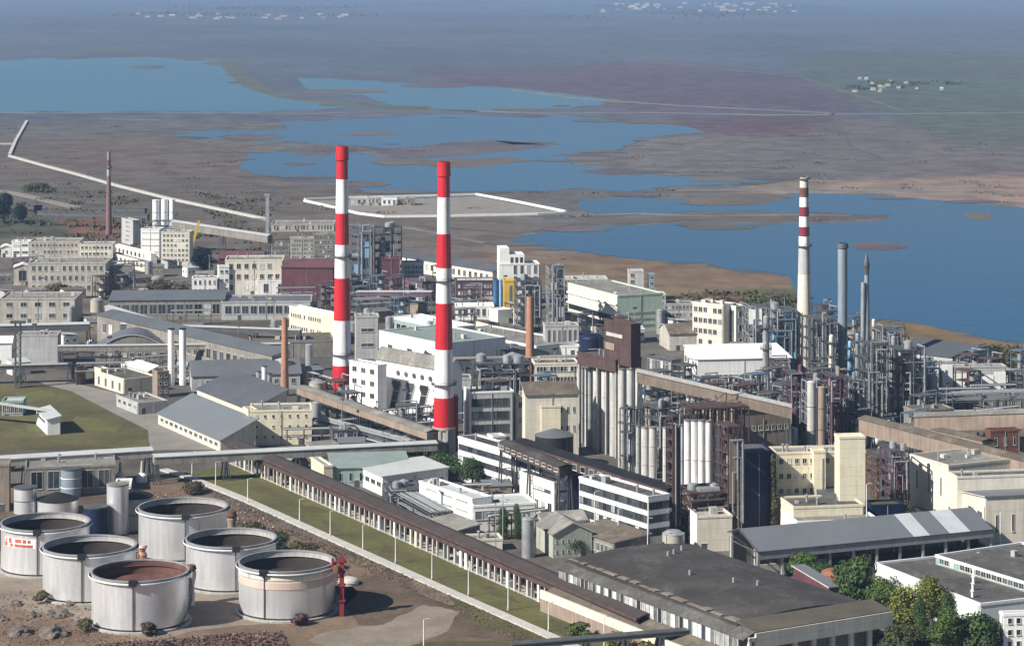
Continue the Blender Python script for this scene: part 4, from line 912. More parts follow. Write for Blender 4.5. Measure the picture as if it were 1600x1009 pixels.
# ---------------------------------------------------------------- centre: silos
def silo_row(lst, m, group, labf, hoops=2):
    for i, (u, vb, rp, vt) in enumerate(lst): vcyl('silo', labf(i, len(lst)), 'silo', u, vb, rp, vt, m, group, top='flat', topm='felt_light', bands=hoops, bm='concrete')
ordn = ['first', 'second', 'third', 'fourth', 'fifth', 'sixth', 'seventh', 'eighth']
silo_row([(908,692,6.5,574),(920,698,6.5,576),(933,703,6.5,577),(946,708,6.5,578),(959,713,6.5,580)], 'silo', 'tall concrete silos under the brown roof house',
    lambda i, n: ordn[i]+' from the left of the tall grey silos under the brown roof house')
silo_row([(972,718,5.8,577),(985,722,5.8,577),(997,722,4.5,577)], 'silo', 'short bright silos at the right end of the brown roof house',
    lambda i, n: ['left', 'middle', 'right'][i]+' one of three bright silos under the right end of the brown roof house', 1)
silo_row([(972,744,6.2,660),(984,748,6.2,663),(996,751,6.2,665),(1008,755,6.2,668),(1020,757,6.2,668),(1040,757,4.5,668)], 'silo', 'lower concrete silos before the brown headhouse',
    lambda i, n: ordn[i]+' from the left of the lower silo row beside the slim brown steel tower')
silo_row([(1064,776,4.2,664),(1074,779,5.2,657),(1085,781,5.2,657),(1096,782,5.2,657),(1107,782,5.2,658),(1122,780,5.0,665)], 'silo_white', 'bright white silos on the brown steel frame',
    lambda i, n: ordn[i]+' from the left of the bright white silos on the brown steel frame', 1)
frame_tower('silo_scaffold', 'dark steel landing and stairs between the tall and the lower silos', 'steel structure', 976, 752, 964, 1003, 640, 'steel', ang=20, floors=3, nx=3, ny=1, vessels=1, pipes=3, Ld=4)
frame_tower('silo_scaffold', 'brown steel frame around the foot of the bright white silos', 'steel structure', 1078, 852, 1052, 1158, 772, 'steel_brown', ang=18, floors=5, nx=6, ny=3, vessels=8, vm='steel_brown', pipes=8, floors_m='steel_brown')
frame_tower('silo_scaffold', 'slim dark brown steel tower just left of the bright white silos', 'steel structure', 1051, 846, 1046, 1062, 652, 'steel_brown', ang=24, floors=11, nx=1, ny=1, vessels=1, pipes=3, vm='steel_brown', Ld=4, clad=((0,1,.0,.92),), cladm='steel_brown', floors_m='steel_brown')
frame_tower('silo_scaffold', 'brown pink scaffolded tower just right of the bright white silos', 'steel structure', 1138, 850, 1128, 1160, 668, 'steel_brown', ang=20, floors=9, nx=3, ny=2, vessels=3, pipes=5, vm='brown_light', Ld=9, clad=((.05,.5,.35,.9),), cladm='brown_light', floors_m='steel_brown')
r_, W, L, h = frame_tower('truss_structure', 'tangled dark steel roof structure above the bright white silos', 'steel structure', 1080, 764, 1046, 1170, 640, 'steel_brown', ang=16, floors=1, nx=8, ny=3, vessels=0, pipes=0, Ld=12, floors_m='steel_brown')
def tang(b):
    rs = random.Random(5)
    for k in range(70):
        p = Vector((rs.uniform(-3, W), rs.uniform(-1, L), h+rs.uniform(-7, 3))); b.bar(p, p+Vector((rs.uniform(-5, 5), rs.uniform(-2, 2), rs.uniform(-2, 3))), .22)
part(r_, 'bracing', 'steel', tang)
bld('hall', 'weathered hall with broken openings behind the bright white silos', 'building', 1062, 728, 1000, 1100, 650, 'stone_dark', 'felt', ang=34, wl=(4,8,.6,.5), wf=(4,4,.6,.5), clutter=8)
frame_tower('pipe_structure', 'dense steel floors with pipes between the lower silos and the brown gallery', 'steel structure', 1030, 735, 1004, 1060, 640, 'steel', ang=24, floors=5, nx=4, ny=2, vessels=7, pipes=9)
gallery('conveyor', 'big brown conveyor gallery with a pale edge, running down right of the brown headhouse', 'conveyor', G(996, 596, 32), G(1236, 652, 21), 5, 3.6, 'brown_light', 'concrete_pale', every=22, windows_=0)
bld('hall', 'beige ribbed hall under the big brown conveyor gallery', 'hall', 1150, 735, 1096, 1236, 655, 'brown_light', 'felt_brown', ang=22, rt='monor', ridge='x', rise=3, wf=(1,8,.6,.3,(.62,.95)))
bld('shed', 'small white shed on the roof level left of the block with its shadow painted navy', 'shed', 1180, 716, 1163, 1206, 686, 'white', 'felt', ang=20, clutter=1)
bld('tower_building', 'tall flat block, its shadow painted navy, between the scaffolded tower and the cream offices', 'building', 1164, 842, 1157, 1208, 706, 'navy', 'felt', ang=6, clutter=0, Ld=16, door=False)  # navy wall colour stands in for the dark shadow on this block
tree('climbing_plant', 'pale ragged ivy climbing the left corner of the cream five storey block', 1208, 842, 17, 702, 'leaf_olive', 'leaf_dry', shape='column', n=1400, cat='plant', leaf=.7)
# ---------------------------------------------------------------- centre: white ribbon buildings
RB = dict(wl=None)
def ribbon(b_, rows, face='L', side='white', n=12, style='d', z=(.1, .95), fh=.5, s=(.01, .99)):
    root, W, L, h = b_; windows(root, face, W, L, h, (rows, n, .995, fh, z, s, style))
bb = bld('office_building', 'long white office block with two ribbons of windows, beside the dark inclined gallery', 'building', 1013, 862, 905, 1046, 775, 'white', 'felt', ang=33, clutter=2)
ribbon(bb, 3, 'L', n=17, z=(.22,.93), fh=.56); ribbon(bb, 3, 'F', n=3, z=(.22,.93), fh=.56)
bb = bld('office_building', 'long white office wing with window ribbons running down from the big chimney foot', 'building', 838, 788, 716, 868, 716, 'white', 'felt_dark', ang=33, clutter=3)
ribbon(bb, 3, 'L', n=16, z=(.12,.90), fh=.48)
bb = bld('office_building', 'white end block with an open ground floor beside the navy screen', 'building', 866, 812, 812, 888, 753, 'white', 'felt_dark', ang=31, clutter=1)
ribbon(bb, 1, 'L', n=3, z=(.6,.8), fh=.4, s=(.1,.6)); windows(bb[0], 'L', bb[1], bb[2], bb[3], (1,5,.6,.8,(0,.45))); windows(bb[0], 'F', bb[1], bb[2], bb[3], (1,1,.9,.2,(.55,.9),(.02,.98),'r')); windows(bb[0], 'F', bb[1], bb[2], bb[3], (1,1,.8,.9,(0,.5)))
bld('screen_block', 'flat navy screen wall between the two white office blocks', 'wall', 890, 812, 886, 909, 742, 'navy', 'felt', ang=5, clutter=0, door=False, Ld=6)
bld('stair_tower', 'narrow white stair tower in the long white wing', 'building', 770, 742, 762, 790, 681, 'white', 'concrete', ang=20, clutter=0, door=False)
bb = bld('office_building', 'white four storey block with a blank bright side wall, right of the big chimney foot', 'building', 735, 704, 712, 802, 612, 'grey_wall', 'felt_light', ang=12, clutter=6, cornice='white')
part(bb[0], 'side_wall', 'white', lambda b: b.box(-.3, 0, 0, bb[2], 0, bb[3]+.3))  # white slab paints the sunlit side, grey walls paint the shaded front
for k in range(4): windows(bb[0], 'F', bb[1], bb[2], bb[3], (1,6,.995,.95,(.08+.22*k,.22+.22*k),(.03,.90),'d'))
bld('hall', 'cream wing with balconies right of the white four storey block', 'building', 806, 700, 802, 846, 618, 'cream_pale', 'felt_light', ang=8, wf=(3,3,.5,.4), clutter=3)
bld('hall', 'pale cream hall with a lit gable wall in front of the tall silos', 'hall', 822, 716, 816, 904, 618, 'cream_pale', 'felt_brown', ang=10, rt='mono', rise=3, ridge='x', wf=(2,4,.3,.3,(.3,.9),(.5,.97)))
bld('shed', 'brightly lit cream box in front of the pale cream hall', 'shed', 846, 716, 842, 876, 634, 'cream', 'felt_light', ang=8, clutter=0, door=False)
bld('hall', 'long yellowish hall with a glazed front behind the pale cream hall', 'hall', 836, 622, 830, 904, 567, 'cream_pale', 'felt_brown', ang=6, wf=(3,12,.85,.5), clutter=3)
r_, c, rr_, hh_ = vcyl('storage_tank', 'black tank with a shallow slate blue cone roof in front of the tall silos', 'tank', 866, 734, 30, 684, 'black', top='cone', topm='roof_blue', ladder=True, n=36)
c = G(838, 712); m_ = thing('derrick', 'thin dark mast with a pointed roof beside the black tank', 'mast', (c.x, c.y, 0)); hm = zat(c, 618)
part(m_, 'post', 'steel', lambda b: b.bar((0, 0, 0), (0, 0, hm), .5)); part(m_, 'hood', 'rust', lambda b: b.lathe([(2.4, hm-9.5), (.3, hm-5)], 6))
part(m_, 'stage', 'steel', lambda b: [b.bar((x, y, hm-14), (x*.8, y*.8, hm-9.5), .25) for x in (-2, 2) for y in (-2, 2)])
# dark inclined gallery over the offices
gallery('conveyor', 'dark brown inclined gallery with grid glazing, above the white ribbon windows', 'conveyor', G(1052, 788, 10.5), G(812, 710, 14), 5, 4.6, 'steel_brown', 'black', every=22, windows_=4.2)
gallery('conveyor', 'second dark gallery climbing left beside the grid glazed one', 'conveyor', G(884, 742, 15), G(790, 703, 16), 4.5, 2.6, 'steel_brown', 'felt_dark', every=20, windows_=4)
# big chimney surroundings
bld('shed', 'red box annex with a white sign right beside the big chimney', 'shed', 709, 706, 704, 716, 622, 'red_dark', 'felt', ang=5, clutter=0, door=False)
bld('shed', 'dark pump house at the foot of the big chimney', 'shed', 712, 738, 684, 760, 716, 'steel', 'felt_dark', ang=12, wf=(1,6,.5,.5), clutter=2)
def dark_canopy(b): pass
# green patch trees
for i, (u, vb, w_, vt, m, lb) in enumerate(((650,738,60,712,'leaf_olive','low olive scrub beside the foot of the big chimney'),(694,748,70,706,'leaf_dark','wide dark bush in front of the pump house, left'),(738,762,44,712,'leaf_dark','darkest round tree right below the big chimney'),
    (786,842,28,789,'leaf_dark','left of two dark trees beside the white curved office'),(808,842,22,784,'leaf_dark','right, slimmer one of two dark trees beside the white curved office'))):
    tree('broadleaf_tree', lb, u, vb, w_, vt, m, 'leaf_mid' if i > 2 else 'leaf_dark', n=2200, shape='column' if i > 2 else 'round')
tree('shrub', 'dark bush against the wall of the grey green house', 900, 868, 38, 838, 'leaf_dark', 'leaf_olive', n=900, cat='bush')
# ---------------------------------------------------------------- middle foreground buildings
bld('workshop', 'sea-green roofed long shed with an ochre gable, below the pipe bridge', 'workshop', 520, 762, 486, 640, 732, 'teal', 'roof_green', ang=8, rt='mono', ridge='x', rise=1.5, wf=(1,7,.3,.5))
bld('shed', 'ochre gable block at the left end of the sea-green roofed shed', 'shed', 506, 764, 486, 520, 727, 'cream', 'roof_green', ang=20, clutter=0)
bld('shed', 'small shed with a crumpled grey roof behind the colonnade', 'shed', 468, 744, 432, 482, 724, 'stone_dark', 'felt_light', ang=30, rt='gable', rise=2)
bld('workshop', 'white sided workshop with a pale metal roof in front of the sea-green shed', 'workshop', 598, 775, 560, 700, 745, 'white', 'roof_pale', ang=26, rt='mono', ridge='y', rise=1, wl=(1,4,.7,.3), wf=(1,6,.5,.4), clutter=4)
bb = bld('office_building', 'low white office with a folded pale blue roof and slit windows', 'building', 738, 828, 655, 768, 778, 'white', 'roof_pale', ang=32, clutter=4, wl=(2,3,.75,.16,(.35,.95),(.05,.9)), cornice='white', door=False)
bb = bld('office_building', 'white wing with a big ribbon window facing the two dark trees', 'building', 740, 830, 736, 838, 789, 'white', 'roof_pale', ang=14, clutter=3, cornice='white', door=False, Ld=14)
windows(bb[0], 'F', bb[1], bb[2], bb[3], (1,8,.98,.85,(.40,.80),(.02,.98),'pr'))
bld('shed', 'dark canopy on the roof of the low white office', 'shed', 690, 812, 660, 728, 770, 'teal', 'roof_darkblue', ang=14, rt='mono', ridge='x', rise=.6, door=False)
vcyl('storage_tank', 'black domed tank showing above the low white office roof', 'tank', 742, 822, 24, 788, 'black', top='dome', topm='black')
rack('pipe_rack', 'white tangle of pipes between the colonnade and the low white office', (636, 800), (690, 830), 3, 7, 7, levels=2)
frame_tower('pipe_structure', 'small pipe structure behind the roof of the white sided workshop', 'steel structure', 606, 796, 598, 660, 768, 'steel', ang=10, floors=2, nx=5, ny=1, vessels=5, pipes=9)
bld('shed', 'pinkish lean-to below the low white office', 'shed', 716, 850, 664, 750, 829, 'brown_light', 'felt_light', ang=31, rt='mono', ridge='y', rise=1)
bld('shed', 'low cream shed at the end of the pinkish lean-to', 'shed', 734, 862, 728, 785, 842, 'cream_pale', 'felt_light', ang=10, clutter=3)
bld('house', 'grey green house with a gabled pale roof and one small window column', 'house', 864, 872, 838, 926, 835, 'grey_green', 'felt_light', ang=18, rt='gable', rise=3, wf=(2,4,.12,.3,(.05,.9),(.0,.6)))
bld('house', 'small pale roofed house directly behind the grey green one', 'house', 848, 838, 836, 916, 816, 'stone', 'felt_light', ang=18, rt='gable', rise=2)
bld('hall', 'long brown walled shed with pale posts under the white ribbon office', 'hall', 960, 878, 890, 1016, 848, 'stone_dark', 'felt_brown', ang=33, rt='mono', ridge='y', rise=1, wl=(1,10,.7,.5))
c_ = 0
for i, (u, vb, vt) in enumerate(((929, 850, 768), (966, 856, 795), (1012, 872, 810))):
    pole_lamp(u, vb, vt, ['left', 'middle', 'right'][i]+' one of three tall pale posts before the white ribbon office', group='pale posts before the ribbon office')
r_, W, L, h = bld('office_building', 'small cream box building with a ragged white left wall, below the white silos', 'building', 1090, 862, 1076, 1144, 806, 'cream_pale', 'concrete', ang=10, clutter=1, cornice='cream_pale')
part(r_, 'side_wall', 'white', lambda b: b.box(-.25, 0, 0, L, 0, h+.4))
# ---------------------------------------------------------------- right: cream blocks
r_, W, L, h = bld('office_building', 'cream five storey block with rows of windows, right of the navy block', 'building', 1212, 832, 1202, 1352, 706, 'cream', 'felt_light', ang=6, wf=(5,7,.55,.36,(.05,.97),(.02,.62)), clutter=5)
bld('stair_tower', 'tall plain cream tower at the right end of the five storey block', 'tower', 1312, 846, 1304, 1352, 682, 'cream', 'cream', ang=8, clutter=0, door=False)
bld('stair_tower', 'cream pillar with a dark glazed slot in the middle of the five storey block', 'tower', 1272, 834, 1266, 1290, 704, 'cream', 'cream', ang=6, clutter=0, wf=(1,1,.3,.9,(.1,.95),(.55,1)), door=False)
bld('office_building', 'cream box with a bright left wall standing before the five storey block', 'building', 1240, 858, 1218, 1350, 791, 'cream', 'felt', ang=10, clutter=3)
bld('hall', 'white band roofed hall in front of the cream box', 'hall', 1246, 868, 1214, 1372, 814, 'white', 'felt_light', ang=10, clutter=1, cornice='white')
vcyl('storage_tank', 'round black tank wrapped in pipes behind the cream box', 'tank', 1310, 842, 34, 772, 'steel', top='flat', topm='steel', n=32, bands=4, bm='pipe')
bld('tower_building', 'dark navy low block right of the cream box', 'building', 1362, 850, 1352, 1412, 788, 'navy', 'grass_dry', ang=8, clutter=0, door=False)
tree('hedge_tree', 'rounded dark green tree at the corner of the navy low block', 1420, 846, 34, 780, 'leaf_olive', 'leaf_dark', n=2200)
pole_lamp(1354, 866, 756, 'tall thin pole right of the cream box', name='lamp_post')
# ---------------------------------------------------------------- refinery
frame_tower('pipe_structure', 'blue grey pipe structure just left of the maroon banded chimney', 'steel structure', 1206, 585, 1200, 1246, 486, 'steel_blue', ang=6, floors=6, nx=4, ny=2, vessels=9, vm='sky_blue', pipes=10, Ld=14, clad=((.5,.95,.1,.35),), cladm='sky_blue')
frame_tower('pipe_structure', 'white and grey pipe structure right of the beige factory', 'steel structure', 1170, 580, 1164, 1204, 482, 'steel_pale', ang=6, floors=5, nx=4, ny=2, vessels=8, pipes=8, Ld=14, clad=((.0,.6,.75,1),(.6,.95,.2,.4)), cladm='white')
frame_tower('pipe_structure', 'dark pipe structure between the maroon banded chimney and the square-headed stack', 'steel structure', 1266, 600, 1262, 1306, 500, 'steel', ang=6, floors=6, nx=4, ny=2, vessels=9, vm='cream_pale', pipes=10, Ld=14)
column('process_column', 'grey concrete column standing before the brilliant white hall front', 1197, 612, 5.5, 492, 'steel_pale', 3)
for i, (u, vb, rp, vt, m, lb) in enumerate((
    (1270, 612, 3.4, 497, 'steel', 'thin dark column close right of the maroon banded chimney'),
    (1286, 612, 2.4, 488, 'pipe', 'thin silver column halfway to the square-headed stack'),
    (1299, 620, 4.2, 522, 'cream_pale', 'pale cream column right before the square-headed stack'),
    (1328, 615, 3.6, 532, 'sky_blue', 'light blue column between the two grey stacks'),
    (1340, 618, 4.2, 520, 'stack_grey', 'grey column hard left of the pointed stack'),
    (1365, 620, 3.2, 498, 'cream_pale', 'pale narrow column right beside the pointed stack'),
    (1396, 640, 4.6, 524, 'steel_pale', 'tall grey column first right of the pointed stack'),
    (1410, 626, 3.0, 538, 'pipe', 'slim silver column behind the tall grey one'),
    (1424, 630, 3.6, 552, 'steel_pale', 'grey column left of the white framed building'),
    (1438, 628, 2.8, 560, 'pipe', 'short silver column near the white framed building'))):
    column('process_column', lb, u, vb, rp, vt, m, 4)
for i, (u0, vb, uL, uR, vt, m, vm, lb) in enumerate((
    (1236, 690, 1228, 1262, 586, 'steel_purple', 'maroon', 'maroon pipe structure below the maroon banded chimney, left part'),
    (1266, 700, 1258, 1296, 600, 'steel_pale', 'concrete_pale', 'grey platform with two fat pale vessels below the maroon banded chimney'),
    (1298, 704, 1290, 1324, 590, 'steel_purple', 'brown_light', 'rusty maroon pipe structure below the square-headed stack'),
    (1328, 690, 1322, 1352, 596, 'steel', 'pipe', 'dark pipe structure with a silver vessel below the pointed stack'),
    (1356, 668, 1350, 1388, 540, 'steel', 'steel_pale', 'dark crowded pipe tower right of the pointed stack'),
    (1376, 640, 1370, 1408, 518, 'steel_pale', 'pipe', 'hazy crowded pipe tower behind the tall grey column'),
    (1402, 664, 1396, 1446, 548, 'steel', 'steel_pale', 'dark pipe structure left of the white framed building'),
    (1210, 705, 1200, 1232, 640, 'steel_pale', 'pipe', 'pale lattice of pipes above the roof of the cream five storey block'),
    (1370, 782, 1362, 1424, 716, 'rust', 'brown_light', 'rust red pipe structure below the brown conveyors'),
    (1392, 806, 1386, 1420, 706, 'steel_purple', 'steel_pale', 'thin purple grey lattice standing in the rust red structure'))):
    frame_tower('pipe_structure', lb, 'steel structure', u0, vb, uL, uR, vt, m, ang=8, floors=6, nx=3, ny=2, vessels=7, vm=vm, pipes=9, Ld=12, seed=i+50)
for i, (u, vb, vt, rp, m, lb) in enumerate(((1268, 712, 598, 7, 'concrete_pale', 'left fat pale vessel in the grey platform'), (1284, 704, 606, 6, 'brown_light', 'right pinkish vessel in the grey platform'), (1341, 690, 614, 7.5, 'steel_pale', 'grey round ended vessel below the pointed stack'),
    (1242, 700, 640, 4.5, 'maroon', 'maroon vessel behind the cream stair tower'))):
    vcyl('process_vessel', lb, 'vessel', u, vb, rp, vt, m, top='dome', bands=2, ladder=True)
tree('shrub', 'purplish thicket at the foot of the square-headed stack', 1316, 640, 44, 586, 'leaf_purple', 'leaf_dry', n=1300, cat='bush', trunk=False)
tree('shrub', 'dark thicket in front of the light blue column', 1346, 632, 34, 600, 'leaf_blue', 'leaf_purple', n=900, cat='bush', trunk=False)
# far right edge
bld('hall', 'long grey roofed hall behind the white framed building', 'hall', 1500, 590, 1402, 1560, 560, 'grey_wall', 'roof_darkblue', ang=48, rt='gable', rise=4, wl=(1,12,.6,.6), wf=(1,4,.6,.5))
r_, W, L, h = bld('office_building', 'brilliant white building with large framed panels at the right', 'building', 1472, 622, 1466, 1572, 572, 'grey_wall', 'felt_light', ang=4, clutter=6, door=False)
for (a, e, z0, z1) in ((0,.16,.1,1.05),(.2,.38,.15,.75),(.40,.58,.15,.65),(.62,.8,.15,.7),(.82,.99,.15,.8)):
    part(r_, 'white_panel', 'paint_white', lambda b: b.box(W*a, W*e, -.4, -.003, h*z0, h*z1))
bld('shed', 'white shed with two bright panels left of the framed building', 'shed', 1440, 606, 1436, 1468, 576, 'white', 'felt_light', ang=4, wf=(2,2,.4,.7))
bld('hall', 'grey concrete hall below the brilliant white framed building', 'hall', 1452, 650, 1440, 1700, 622, 'stone_dark', 'felt_light', ang=4, wf=(1,16,.5,.6), clutter=8)
bld('hall', 'pale low building at the right edge beyond the framed one', 'building', 1576, 600, 1570, 1700, 580, 'stone', 'felt_light', ang=4, wf=(1,6,.5,.5), clutter=4)
bld('shed', 'small grey cube on the shore behind the framed white building', 'shed', 1462, 560, 1460, 1470, 532, 'grey_wall', 'felt', ang=4, clutter=0)
rack('pipe_rack', 'grey pipe rack in front of the brilliant white framed building', (1440, 660), (1620, 655), 8, 5, 6, levels=2)
rack('pipe_rack', 'pipe rack running along the shore at the far right', (1420, 556), (1620, 612), 5, 5, 5)
gallery('conveyor', 'brown conveyor gallery crossing to the right edge, the upper one', 'conveyor', G(1430, 672, 12), G(1660, 664, 16), 7, 5, 'brown_light', 'felt_light', every=26)
gallery('conveyor', 'brown conveyor gallery sloping down to the right edge, the lower pale one', 'conveyor', G(1352, 676, 14), G(1640, 752, 11), 6, 5, 'brown_light', 'felt_brown', every=26)
gallery('conveyor', 'short brown gallery branching between the two brown conveyors', 'conveyor', G(1430, 678, 9), G(1545, 705, 11), 5, 3.5, 'brown_light', 'felt_brown', every=22)
bld('shed', 'dark red transfer house between the brown conveyors at the right edge', 'shed', 1548, 745, 1540, 1594, 672, 'rust', 'roof_maroon', ang=10, wf=(2,3,.3,.4), clutter=1)
bld('shed', 'stone coloured shed at the start of the upper brown conveyor', 'shed', 1428, 690, 1412, 1490, 640, 'stone_dark', 'felt_brown', ang=16, wf=(3,5,.6,.5), clutter=3)
bld('hall', 'tan flat roofed hall under the upper brown conveyor', 'hall', 1470, 735, 1440, 1640, 690, 'brown_light', 'felt_brown', ang=10, clutter=4)
bld('factory', 'large cream windowless factory at the right, its left wall brightly lit', 'building', 1482, 808, 1422, 1580, 726, 'cream_pale', 'felt_light', ang=26, clutter=4, wl=(1,3,.1,.4), cornice='cream_pale')
bld('factory', 'cream factory wing with tall wall panels running out at the right edge', 'building', 1496, 832, 1482, 1720, 744, 'cream_pale', 'felt', ang=10, clutter=4)
bld('hall', 'bright white block between the lower brown conveyor and the cream wing', 'building', 1574, 790, 1566, 1680, 716, 'white', 'roof_white', ang=6, clutter=1)
bld('house', 'low cream house with a blue-grey roof and red doors at the right edge', 'house', 1540, 852, 1494, 1700, 790, 'cream_pale', 'roof_metal', ang=12, rt='monor', ridge='x', rise=2.5, wl=(1,3,.5,.6), wf=(1,6,.15,.5))
tree('conifer', 'squared dark clipped tree before the low cream house', 1522, 858, 24, 802, 'leaf_dark', shape='column', n=2200)
for i, (u, vb, w_, vt) in enumerate(((1462, 842, 22, 822), (1480, 846, 20, 824), (1500, 850, 22, 829))):
    tree('hedge_shrub', ordn[i]+' from the left of the shrubs along the ramp wall', u, vb, w_, vt, 'leaf_olive', 'leaf_dark', n=600, cat='bush', trunk=False, group='shrubs along the ramp wall')
pole_lamp(1563, 862, 800, 'lamp post on the grass by the low cream house', name='lamp_post')
sheet('lawn', [(1440,830),(1500,852),(1700,850),(1800,860),(1800,905),(1500,880),(1430,860)], 'grass_dry', .05, jitter=.01)
wallstrip('ramp_wall', 'long pale ramp wall coming down from the cream factory to the big canopy', 'wall', [(1424,806),(1470,826),(1520,848),(1552,868)], 3, 2.5, 'concrete')
# long canopy
def canopy():
    A = G(1181, 905); B_ = G(1548, 868); d = B_-A; Lc = d.length; rz = math.atan2(d.y, d.x)
    root = thing('canopy_hall', 'long open sided canopy with a blue-grey metal roof and pale translucent strips', 'hall', (A.x, A.y, 0), rz); hc = 8.0; wd = 16
    mats = ['roof_metal', 'steel_pale', 'roof_translucent']; b = MB(); seg = [(0, .655), (.655, .725), (.725, .81), (.81, .90), (.90, 1)]
    for i, (a, e) in enumerate(seg):
        m = 2 if i in (1, 3) else 0; a *= Lc; e *= Lc
        for (y0, z0, y1, z1) in ((-1.2, hc, wd*.62, hc+4.2),): b.poly([(a, y0, z0), (e, y0, z0), (e, y1, z1), (a, y1, z1)], m)
        b.poly([(a, wd*.62, hc+4.2), (e, wd*.62, hc+4.2), (e, wd+1, hc+1.8), (a, wd+1, hc+1.8)], m)
    b.poly([(0, -1.2, hc-.25), (0, wd*.62, hc+3.95), (Lc, wd*.62, hc+3.95), (Lc, -1.2, hc-.25)], 1); b.poly([(0, wd*.62, hc+3.95), (0, wd+1, hc+1.55), (Lc, wd+1, hc+1.55), (Lc, wd*.62, hc+3.95)], 1)
    b.build('roof', mats, root)
    part(root, 'fascia', 'steel_pale', lambda b: b.box(0, Lc, -1.35, -1.2, hc-2.3, hc-.02)); part(root, 'gutter', 'steel', lambda b: b.box(-.2, Lc+.2, -1.6, -1.36, hc-.25, hc+.02))
    part(root, 'gable_trim', 'steel', lambda b: (b.bar((-.1, -1.2, hc), (-.1, wd*.62, hc+4.2), .3), b.bar((-.1, wd*.62, hc+4.2), (-.1, wd+1, hc+1.8), .3)))
    for k in range(11):
        x = .4+(Lc-.8)*k/10
        part(root, 'column', 'concrete_pale' if k % 3 else 'steel_pale', lambda b: b.box(x-.35, x+.35, -.9, -.2, 0, hc-.4)); part(root, 'column', 'concrete_pale', lambda b: b.box(x-.3, x+.3, wd-.8, wd-.2, 0, hc+1.2))
        part(root, 'roof_truss', 'steel', lambda b: (b.bar((x, -1, hc-.6), (x, wd, hc-.2), .3), b.bar((x, -1, hc-.4), (x, wd*.62, hc+3.6), .3)))
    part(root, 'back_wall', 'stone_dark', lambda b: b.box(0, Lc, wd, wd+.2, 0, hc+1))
    part(root, 'low_wall', 'concrete_pale', lambda b: b.box(2, 26, 6, 6.4, 0, 2.4))
canopy()
vcyl('storage_tank', 'low round tank with a rusty red domed top under the canopy', 'tank', 1304, 940, 21, 900, 'roof_tile', top='dome', topm='roof_tile', n=32)
bld('shed', 'purple brown flat shed with a blue roof behind the big dark roof', 'shed', 1296, 955, 1240, 1312, 918, 'maroon', 'roof_metal', ang=20, rt='mono', ridge='x', rise=1)
# right hall with flat roof
r_, W, L, h = bld('hall', 'wide flat grey roofed hall with pale mint walls, behind the trees', 'hall', 1532, 998, 1368, 1760, 942, 'mint_pale', 'felt', ang=24, clutter=2, cornice='roof_white')
for k in range(8):
    x, y = (W*.1*k+3) % W, (L*.13*k+8) % L; part(r_, 'roof_vent', 'paint_white', lambda b: (b.cyl(x, y, h-.5, h+1.1, .35, n=10), b.cyl(x, y, h+1.1, h+1.4, .6, .3, n=10)))
r_, W, L, h = bld('hall', 'grey roofed hall with a white edged glazed clerestory, at the right edge', 'hall', 1660, 995, 1462, 1800, 926, 'teal', 'felt', ang=30, clutter=1, cornice='roof_white', wl=(1,22,.9,.8,(.78,.97)), vbot=950)
bb = bld('office_building', 'white building with small blue-grey windows in the bottom right corner', 'building', 1568, 1040, 1562, 1680, 958, 'white', 'felt', ang=8, wf=(4,8,.5,.5), clutter=2)
# trees bottom right
TT = [(1256,916,38,868,'leaf_mid','leaf_dark','pale round tree against the canopy columns'),(1282,920,36,882,'leaf_dark','leaf_mid','low dark bushy tree right of the pale round one'),
 (1336,952,62,876,'leaf_dark','leaf_mid','big dark green tree before the rusty domed tank'),(1376,956,38,902,'leaf_mid','leaf_light','mid green tree between the big dark tree and the tall olive one'),
 (1410,1000,52,896,'leaf_light','leaf_olive','tall olive green tree, the highest of the lower right group'),(1456,980,42,902,'leaf_light','leaf_olive','yellowish green tree right of the tallest olive one'),
 (1440,1020,30,938,'leaf_dark','leaf_dark','slim dark cypress in the lower right group'),(1478,1012,30,930,'leaf_dark','leaf_mid','narrow deep green tree against the mint wall'),
 (1400,1030,50,965,'leaf_olive','leaf_dark','dull olive tree filling the dark gap beside the concrete frame hall'),(1484,1045,46,956,'leaf_mid','leaf_dark','mid green tree at the bottom edge, second from the white corner building'),(1530,1040,62,955,'leaf_dark','leaf_mid','large dark tree at the bottom edge beside the white corner building')]
for i, (u, vb, w_, vt, m, m2, lb) in enumerate(TT):
    w_ *= 1.4; vt -= 6; tree('broadleaf_tree' if i != 6 else 'conifer', lb, u, vb, w_, vt, m, m2, n=3600 if w_ > 40 else 2400, shape='column' if i in (6, 7) else 'round', group=None)
